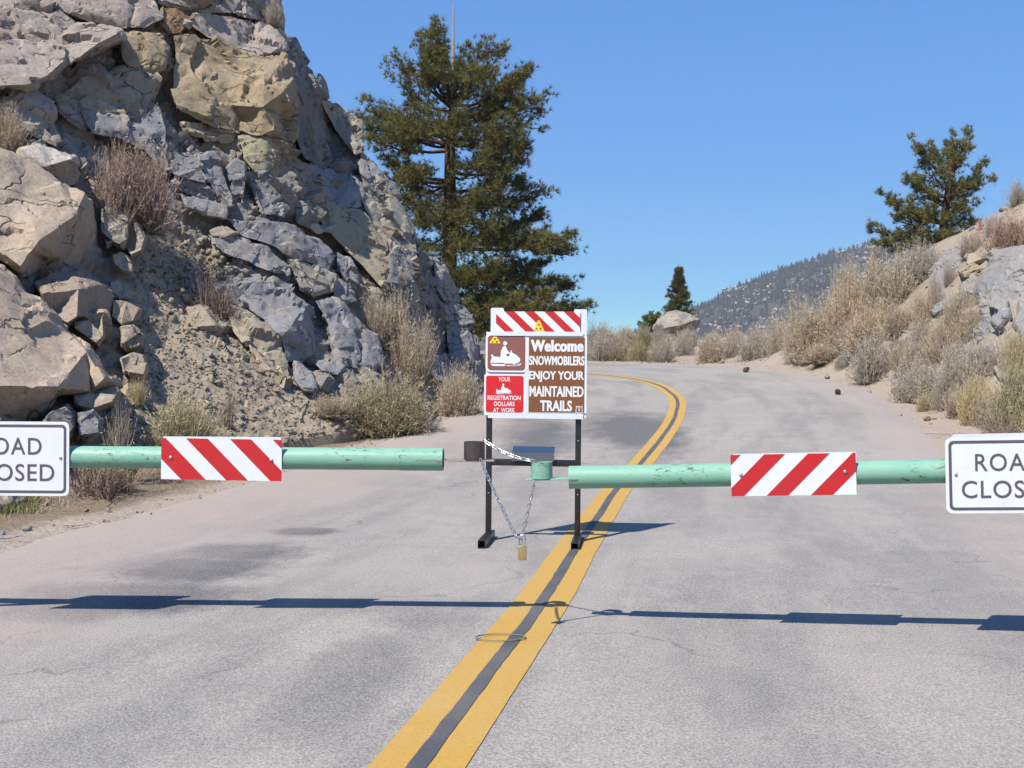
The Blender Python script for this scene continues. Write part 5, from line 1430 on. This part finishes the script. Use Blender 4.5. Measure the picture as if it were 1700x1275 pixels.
sp.location = (lx2(1215) - .012, -RP - .008, -h_ * .49)
rear = plate('rear_plate', [(0, 0), (w_, 0), (w_, h_), (0, h_)], 0, .004, M_white, g2); rear.location = (lx2(1220), RP + .004, -h_ * .52)
s2 = F / 6.24
w_, h_ = 199 / s2, 125 / s2
cs = closed_sign(g2, w_, h_, 'white road closed sign with black border, cut by the right picture edge')
cs.location = (lx2(1572) - .032, -RP - .009, -h_ * .54); cs.rotation_euler = (0, R(.4), 0)
rear = plate('rear_sign', rounded(0, 0, w_, h_, .035), 0, .004, M_white, g2); rear.location = (lx2(1584), RP + .005, -h_ * .52)
bm = bmesh.new(); bm_tube(bm, (lx2(1750), 0, -.05), (L2 - .1, 0, -.58), .03, 16); link('brace', bm_mesh('brace', bm, True), M_pipe, g2)
bm = bmesh.new(); bm_tube(bm, mi2 @ Vector((B2.x + .02, B2.y, -.2)), mi2 @ Vector((B2.x + .02, B2.y, 1.45)), .11, 24); link('hinge_post', bm_mesh('hinge_post', bm, True), M_pipe, g2)

# chain and padlock
def link_mesh():
    bm = bmesh.new()
    Lh, Wr, r0, ns, nr = .0105, .0085, .0032, 28, 8
    cs_ = []
    for i in range(ns):
        a = 2 * math.pi * i / ns
        cs_.append(Vector((Wr * math.cos(a), 0, Wr * math.sin(a) + (Lh if math.sin(a) >= 0 else -Lh))))
    rings = []
    for i in range(ns):
        t = (cs_[(i + 1) % ns] - cs_[i - 1]).normalized(); u = Vector((0, 1, 0)); v = t.cross(u)
        rings.append([bm.verts.new(cs_[i] + u * r0 * math.cos(2 * math.pi * k / nr) + v * r0 * math.sin(2 * math.pi * k / nr)) for k in range(nr)])
    for i in range(ns):
        for k in range(nr):
            bm.faces.new((rings[i][k], rings[i][(k + 1) % nr], rings[(i + 1) % ns][(k + 1) % nr], rings[(i + 1) % ns][k]))
    me = bm_mesh('link', bm, True); me.materials.append(M_zinc); return me
LM = link_mesh()
chain = tag(empty('chain', PX(862, 897, 6.6)), 'zinc steel chain looped between the two gate arms', 'chain')
co_ = chain.location.copy()
def hang(path, sag):
    P = [Vector(p) for p in path]
    dense = []
    for a, b in zip(P[:-1], P[1:]):
        n = 60
        for i in range(n):
            t = i / n; dense.append(a.lerp(b, t) - Vector((0, 0, sag * 4 * t * (1 - t))))
    dense.append(P[-1])
    acc = 0; pitch = .0285; k = 0; last = dense[0]; nxt = 0
    out = []
    for a, b in zip(dense[:-1], dense[1:]):
        sl = (b - a).length
        while nxt <= acc + sl:
            out.append((a.lerp(b, (nxt - acc) / max(sl, 1e-6)), (b - a).normalized())); nxt += pitch
        acc += sl
    for i, (p, t) in enumerate(out):
        o = link('link', LM, None, chain)
        q = t.to_track_quat('Z', 'Y') @ Quaternion((0, 0, 1), (0.5 if i % 2 else 2.05) + random.uniform(-.18, .18))
        o.location = p - co_; o.rotation_mode = 'QUATERNION'; o.rotation_quaternion = q
hang([PX(806, 733, 6.68), PX(884, 765, 6.53)], .02)
hang([PX(799, 766, 6.66), PX(861, 899, 6.58)], .012)
hang([PX(865, 899, 6.57), PX(887, 799, 6.52)], .006)
lock = tag(empty('padlock', PX(867, 930, 6.56)), 'brass padlock hanging from the bottom of the chain', 'padlock')
bm = bmesh.new(); bm_box(bm, (0, 0, .045), (.054, .024, .09), None, .006); link('body', bm_mesh('body', bm, True), M_brass, lock)
bm = bmesh.new()
path = [(-.018, 0, .085), (-.018, 0, .135)] + [(-.018 * math.cos(a), 0, .135 + .018 * math.sin(a)) for a in np.linspace(.3, math.pi - .3, 7)] + [(.018, 0, .135), (.018, 0, .085)]
limb_tube(bm, path, .0042, .0042, 10); link('shackle', bm_mesh('shackle', bm, True), M_zinc, lock)

# ------------------------------------------------------------------ snowmobile sign stand
SS = 178.0                                    # photo pixels per metre at the stand
DS = F / SS
gx, gy = (881 - CX) / F * DS, DS
stand = tag(empty('sign_stand', (gx, gy, road_top(gx, gy)), (0, R(.5), R(-6.5))), 'black steel stand with snowmobile welcome panels on the centre line', 'sign')
def U(x): return (x - 881) / SS
def W(y): return (903 - y) / SS
def box_part(name, x0, x1, y0, y1, z0, z1, mat, parent=stand, bev=.003):
    bm = bmesh.new(); bm_box(bm, ((x0 + x1) / 2, (y0 + y1) / 2, (z0 + z1) / 2), (x1 - x0, y1 - y0, z1 - z0), None, bev)
    return link(name, bm_mesh(name, bm, True), mat, parent)
for x in (809, 958):
    p = box_part('post', U(x) - .026, U(x) + .026, .02, .071, .055, W(562), M_black)
    for zz in (.45, .95): disc('bolt', (U(x), .018, zz), .006, M_bolt, p)
    # square foot tube, hollow at the front
    bm = bmesh.new()
    a, b, t = .034, .34, .005
    y0f, y1f, cx_ = -.42, .26, U(x)
    ring = lambda y, h: [bm.verts.new((cx_ + sx * h, y, .035 + sz_ * h)) for sx, sz_ in ((-1, -1), (1, -1), (1, 1), (-1, 1))]
    o1, o2, i1, i2 = ring(y0f, a), ring(y1f, a), ring(y0f, a - t), ring(y1f, a - t)
    for i in range(4):
        j = (i + 1) % 4
        bm.faces.new((o1[i], o1[j], o2[j], o2[i])); bm.faces.new((i1[i], i2[i], i2[j], i1[j])); bm.faces.new((o1[i], i1[i], i1[j], o1[j])); bm.faces.new((o2[i], o2[j], i2[j], i2[i]))
    link('foot', bm_mesh('foot', bm), M_black, stand)
box_part('crossbar', U(809) + .0265, U(958) - .0265, .023, .068, W(777), W(766), M_black)
# folded plate bracket resting on the crossbar
bm = bmesh.new()
x0, x1 = U(849), U(919)
pr = [(-.02, W(754)), (.10, W(745)), (.105, W(748)), (-.012, W(758)), (-.012, W(768)), (-.02, W(768))]
for xx in (x0, x1): pass
f1 = [bm.verts.new((x0, y, z_)) for y, z_ in pr]; f2 = [bm.verts.new((x1, y, z_)) for y, z_ in pr]
bm.faces.new(f1); bm.faces.new(f2[::-1])
for i in range(len(pr)): bm.faces.new((f1[i], f1[(i + 1) % 6], f2[(i + 1) % 6], f2[i]))
br_ = link('bracket_plate', bm_mesh('bracket_plate', bm), M_shiny, stand)
box_part('bracket_lip', x0 + .012, x1 - .012, -.010, .020, W(767.5), W(757), M_black, br_)
# uprights and white backing frame
up = plate('upright', rounded(U(811), W(560), U(833), W(514), .018), -.004, .018, M_whitedull, stand)
up2 = plate('upright', [(U(950), W(560)), (U(971), W(560)), (U(971), W(516)), (U(950), W(516))], .004, .0185, M_whitedull, stand)
top = plate('striped_board', [(U(820), W(556)), (U(960), W(556)), (U(960), W(520)), (U(820), W(520))], -.010, -.0045, M_white, stand)
tag(top, 'red and white striped top board')
h_ = 36 / SS; w_ = 140 / SS
ox, oz = U(820), W(556)
for a, b in ((-.145, -.03), (.105, .22), (.34, .455), (.575, .69), (.805, .92)):
    poly = clip_band(w_, h_, a * w_, b * w_, 1.05)
    if poly: plate('stripe', [(ox + p, oz + q_) for p, q_ in poly], -.012, -.0103, M_red, top)
bk_ = plate('backing_board', [(U(803.5), W(696)), (U(971), W(696)), (U(971), W(554)), (U(803.5), W(554))], .0035, .0175, M_whitedull, stand)
rl = plate('rail', [(U(813), W(560.5)), (U(965), W(560.5)), (U(965), W(553.5)), (U(813), W(553.5))], -.017, -.0125, M_whitedull, stand)
for x in (820, 845, 905, 960): disc('bolt', (U(x), -.0175, W(557)), .004, M_bolt, rl)
rl = plate('rail', [(U(808), W(697.5)), (U(966), W(697.5)), (U(966), W(688.5)), (U(808), W(688.5))], -.013, -.0085, M_whitedull, stand)
for x in (835, 853, 918, 955): disc('bolt', (U(x), -.0135, W(692)), .004, M_bolt, rl)
plate('divider', [(U(868.5), W(688)), (U(875), W(688)), (U(875), W(561)), (U(868.5), W(561))], -.006, -.0045, M_whitedull, stand)

def snowmobile(parent, x0, z0, w, h, y, mat):
    """rider on a snowmobile, traced in a unit box"""
    body = [(.0, .13), (.06, .34), (.03, .44), (.07, .47), (.12, .38), (.33, .36), (.345, .60), (.40, .76), (.455, .815), (.50, .78), (.535, .66), (.60, .55), (.645, .53), (.655, .62), (.68, .63), (.70, .54), (.86, .42), (.95, .30), (.955, .20), (.88, .13), (.80, .105), (.78, .06), (.70, .10), (.48, .10), (.40, .13)]
    plate('snowmobile_rider', [(x0 + p * w, z0 + q_ * h) for p, q_ in body], y - .0012, y, mat, parent)
    hd = [(x0 + w * (.475 + .062 * math.cos(a)), z0 + h * (.905 + .085 * math.sin(a))) for a in np.linspace(0, 2 * math.pi, 17)[:-1]]
    plate('rider_head', hd, y - .0012, y, mat, parent)
    plate('track', [(x0 + p * w, z0 + q_ * h) for p, q_ in [(.02, .09), (.05, .03), (.12, .0), (.46, .0), (.50, .05), (.46, .075), (.06, .095)]], y - .0012, y, mat, parent)
    plate('ski', [(x0 + p * w, z0 + q_ * h) for p, q_ in [(.52, .04), (.80, .035), (.90, .02), (.97, .05), (1.0, .12), (.985, .125), (.94, .07), (.88, .055), (.80, .0), (.54, .0)]], y - .0012, y, mat, parent)

# brown snowmobile symbol panel
pa = plate('symbol_panel', rounded(U(803), W(621), U(874), W(556), .045), -.008, -.0062, M_white, stand)
tag(pa, 'faded maroon panel with white snowmobile symbol')
fld = plate('field', rounded(U(806.3), W(618), U(869.5), W(560), .034), -.0095, -.0082, M_maroon, pa)
snowmobile(fld, U(810.5), W(611), 53 / SS, 42 / SS, -.0098, M_white)
hr = [(0, -.5), (.42, -.05), (.5, .25), (.3, .45), (.05, .3), (-.2, .45), (-.5, .2), (-.3, -.2)]
plate('heart_gap', [(U(840.5) + a * 6 / SS, W(592.5) + b * 6 / SS) for a, b in hr], -.0118, -.0112, M_maroon, fld)
def sticker(cx, top_, half, hgt, y, parent):
    s_ = plate('triangle_sticker', [(U(cx - half), W(top_ + hgt)), (U(cx + half), W(top_ + hgt)), (U(cx + half * .18), W(top_)), (U(cx - half * .18), W(top_))], y - .0012, y, M_sticker, parent)
    for dx, dz, r_ in ((0, .42, .2), (-.4, .82, .16), (.32, .8, .2)):
        c_ = [(U(cx + half * dx + half * r_ * 1.1 * math.cos(a)), W(top_ + hgt * dz + half * r_ * .8 * math.sin(a))) for a in np.linspace(0, 2 * math.pi, 11)[:-1]]
        plate('sticker_mark', c_, y - .0022, y - .0014, M_stickink, s_)
sticker(818.5, 561, 9.5, 12, -.0098, pa)
sticker(891.5, 535, 9, 16.5, -.0123, top)
# red panel
pr_ = plate('registration_panel', rounded(U(801), W(693), U(872), W(624), .02), -.0078, -.0062, M_white, stand)
tag(pr_, 'red panel with white registration lettering')
fld = plate('field', rounded(U(804), W(688), U(867), W(627), .022), -.0095, -.008, M_red2, pr_)
snowmobile(fld, U(820.5), W(657.5), 27 / SS, 17.5 / SS, -.0098, M_white)
lettering('lettering', 'YOUR', (U(825), W(636.5), U(845), W(629)), -.0098, M_white, fld, .012)
lettering('lettering', 'REGISTRATION', (U(807), W(667.5), U(862.5), W(660)), -.0098, M_white, fld, .02)
lettering('lettering', 'DOLLARS', (U(818), W(677.5), U(852.5), W(670)), -.0098, M_white, fld, .02)
lettering('lettering', 'AT  WORK', (U(816.5), W(687.8), U(853), W(680.5)), -.0098, M_white, fld, .02)
# welcome panel
pw = plate('welcome_panel', [(U(874.5), W(688)), (U(971.5), W(688)), (U(971.5), W(561)), (U(874.5), W(561))], -.0044, -.0036, M_white, stand)
pw.location.y = -.003
tag(pw, 'brown welcome panel with white lettering')
fld = plate('field', [(U(875.5), W(687)), (U(968), W(687)), (U(968), W(563)), (U(875.5), W(563))], -.0062, -.0047, M_brown, pw)
lettering('lettering', 'Welcome', (U(879), W(586.5), U(965.5), W(567)), -.0064, M_white, fld, .03, 1.08, .0035)
lettering('lettering', 'SNOWMOBILERS', (U(876), W(609), U(967.5), W(593.5)), -.0064, M_white, fld, .026, fat=.0011)
lettering('lettering', 'ENJOY YOUR', (U(876), W(637), U(967), W(618.5)), -.0064, M_white, fld, .022, fat=.0011)
lettering('lettering', 'MAINTAINED', (U(877), W(661), U(966.5), W(643.5)), -.0064, M_white, fld, .022, fat=.0011)
lettering('lettering', 'TRAILS', (U(895), W(685), U(947.5), W(667)), -.0064, M_white, fld, .026, fat=.0011)
sh_ = [(-.5, .5), (-.2, .42), (0, .5), (.2, .42), (.5, .5), (.44, .2), (.5, -.1), (.5, -.4), (.2, -.45), (0, -.55), (-.2, -.45), (-.5, -.4), (-.5, -.1), (-.44, .2)]
em = plate('shield_emblem', [(U(959.5) + a * 11.5 / SS, W(682) + b * 13 / SS) for a, b in sh_], -.0076, -.0064, M_white, fld)
em2 = plate('shield_field', [(U(959.5) + a * 9.3 / SS, W(682) + b * 10.6 / SS) for a, b in sh_], -.0086, -.0078, M_brown, em)
plate('tree_mark', [(U(959.5) + a * 3.2 / SS, W(682) + b * 5.5 / SS) for a, b in [(-.5, -.2), (0, .5), (.5, -.2), (.12, -.2), (.12, -.5), (-.12, -.5), (-.12, -.2)]], -.0095, -.0088, M_white, em2)
lettering('lettering', 'FOREST', (U(955.8), W(679.7), U(963.2), W(677.6)), -.0088, M_white, em2, .01)
lettering('lettering', 'SERVICE', (U(955.6), W(687.2), U(963.4), W(685.4)), -.0088, M_white, em2, .01)

# ------------------------------------------------------------------ small things on the road
d = gdepth(831, 1068, 4, 9); c = PX(831, 1068, d); zc = road_top(c.x, c.y)
bm = bmesh.new()
rw, rd = .15, .085
n = 48
rings = []
for i in range(n):
    a = 2 * math.pi * i / n
    k = 1 + .03 * math.sin(3 * a)
    for f_ in (1.0, .945 + .03 * math.sin(a * 2)):
        rings.append(bm.verts.new((c.x + rw * f_ * k * math.cos(a), c.y + rd * f_ * math.sin(a) * k, zc + .013)))
for i in range(n):
    j = (i + 1) % n
    bm.faces.new((rings[2 * i], rings[2 * j], rings[2 * j + 1], rings[2 * i + 1]))
r_ = bmesh.ops.extrude_face_region(bm, geom=bm.faces[:])
bmesh.ops.translate(bm, vec=(0, 0, .006), verts=[v for v in r_['geom'] if isinstance(v, bmesh.types.BMVert)])
tag(link('sealant_ring', bm_mesh('sealant_ring', bm), M_tar), 'thin grey oval ring lying across the yellow centre line', 'ring')
def cone_mesh():
    bm = bmesh.new()
    bmesh.ops.create_uvsphere(bm, u_segments=12, v_segments=9, radius=.5)
    for v in bm.verts:
        k = int(round((v.co.z + .5) * 9)); s_ = 1.12 if (k + int((math.atan2(v.co.y, v.co.x) + 3.2) * 1.9)) % 2 else .84
        v.co.x *= s_ * (.78 - .25 * v.co.z); v.co.y *= s_ * (.78 - .25 * v.co.z)
    return bm_mesh('pine_cone', bm)
CM = cone_mesh(); CM.materials.append(M_cone)
for x, y, s_, lab in [(1391, 650, .17, 'dark pine cone lying alone on the right half of the road'), (1484, 648, .16, 'brown pine cone at the sandy right road edge, farther of two'), (1514, 664, .20, 'rusty brown pine cone at the sandy right road edge, nearer of two'), (1239, 612, .20, 'dark pine cone on the outer edge of the bend')]:
    d = gdepth(x, y + 6, 10); p = PX(x, y + 6, d)
    o = link('pine_cone', CM); o.location = (p.x, p.y, float(ground_height(np.array([p.x]), np.array([p.y]))[0]) + s_ * .42); o.scale = (s_, s_, s_ * 1.15); o.rotation_euler = (random.uniform(.3, 1.2), random.uniform(0, .6), random.uniform(0, 6))
    tag(o, lab, 'pine cone', 'pine cones on the road')
def road_stone(x, y, s_, tone, lab):
    d = gdepth(x, y, 4); p = PX(x, y, d)
    v, f = STONES[random.randrange(14)]
    o = link('stone', mesh_np('stone', v * s_, f, False, np.repeat([TONES[tone]], len(v), 0)), M_rock)
    o.location = (p.x, p.y, float(ground_height(np.array([p.x]), np.array([p.y]))[0]) + s_ * .4); tag(o, lab, 'stone')
road_stone(1540, 700, .10, 'rust', 'flat rust coloured stone on the sandy right edge above the striped plate')
road_stone(1495, 690, .06, 'pale', 'pale pebble left of the flat rust coloured stone')
road_stone(46, 880, .06, 'mid', 'grey stone on the sand at the left road edge')
# fallen twigs on the left edge
for x, y, ln, an, lab in [(130, 875, .28, .1, 'thin dark twig lying flat on the left sandy edge'), (15, 905, .30, .5, 'crooked twig on the left sandy edge at the picture border'), (1575, 722, .9, .15, 'long dry stick lying on the sand above the right closed sign')]:
    d = gdepth(x, y, 5); p = PX(x, y, d); gz = float(ground_height(np.array([p.x]), np.array([p.y]))[0])
    bm = bmesh.new(); pp = [Vector((math.cos(an) * t * ln, math.sin(an) * t * ln + .03 * math.sin(t * 7), .012 + .012 * math.sin(t * 4) ** 2)) for t in np.linspace(-.5, .5, 8)]
    limb_tube(bm, pp, .009, .004, 6); limb_tube(bm, [pp[4], pp[4] + Vector((.07, .06, .02))], .005, .002, 5)
    o = link('twig', bm_mesh('twig', bm), M_wood); o.location = (p.x, p.y, gz + .01); tag(o, lab, 'twig')
bm = bmesh.new()
b0 = PX(1624, 392, 31)
for k in range(4):
    limb_tube(bm, [Vector((.04 * k, 0, 0)), Vector((.04 * k + random.uniform(-.05, .05), .02, .35)), Vector((random.uniform(-.05, .16), 0, .72 - .06 * k))], .022, .012, 6)
o = link('red_twig', bm_mesh('red_twig', bm), mat_plain('rust_red_twig', (.30, .09, .05), .8)); o.location = b0; o.scale = (1, 1, .85)
tag(o, 'rust red dead twigs on the skyline right of the bank pine', 'twig')

# ------------------------------------------------------------------ air
bm = bmesh.new(); bm_box(bm, (300, 1080, 125), (4200, 2960, 370))
hz = link('haze', bm_mesh('haze', bm)); tag(hz, kind='stuff')
m = bpy.data.materials.new('thin_air'); m.use_nodes = True; t = m.node_tree; t.nodes.clear()
vo = t.nodes.new('ShaderNodeVolumePrincipled'); vo.inputs['Color'].default_value = (.80, .90, 1, 1); vo.inputs['Density'].default_value = 0.00011; vo.inputs['Anisotropy'].default_value = 0.2
ou = t.nodes.new('ShaderNodeOutputMaterial'); t.links.new(vo.outputs[0], ou.inputs['Volume'])
hz.data.materials.append(m)
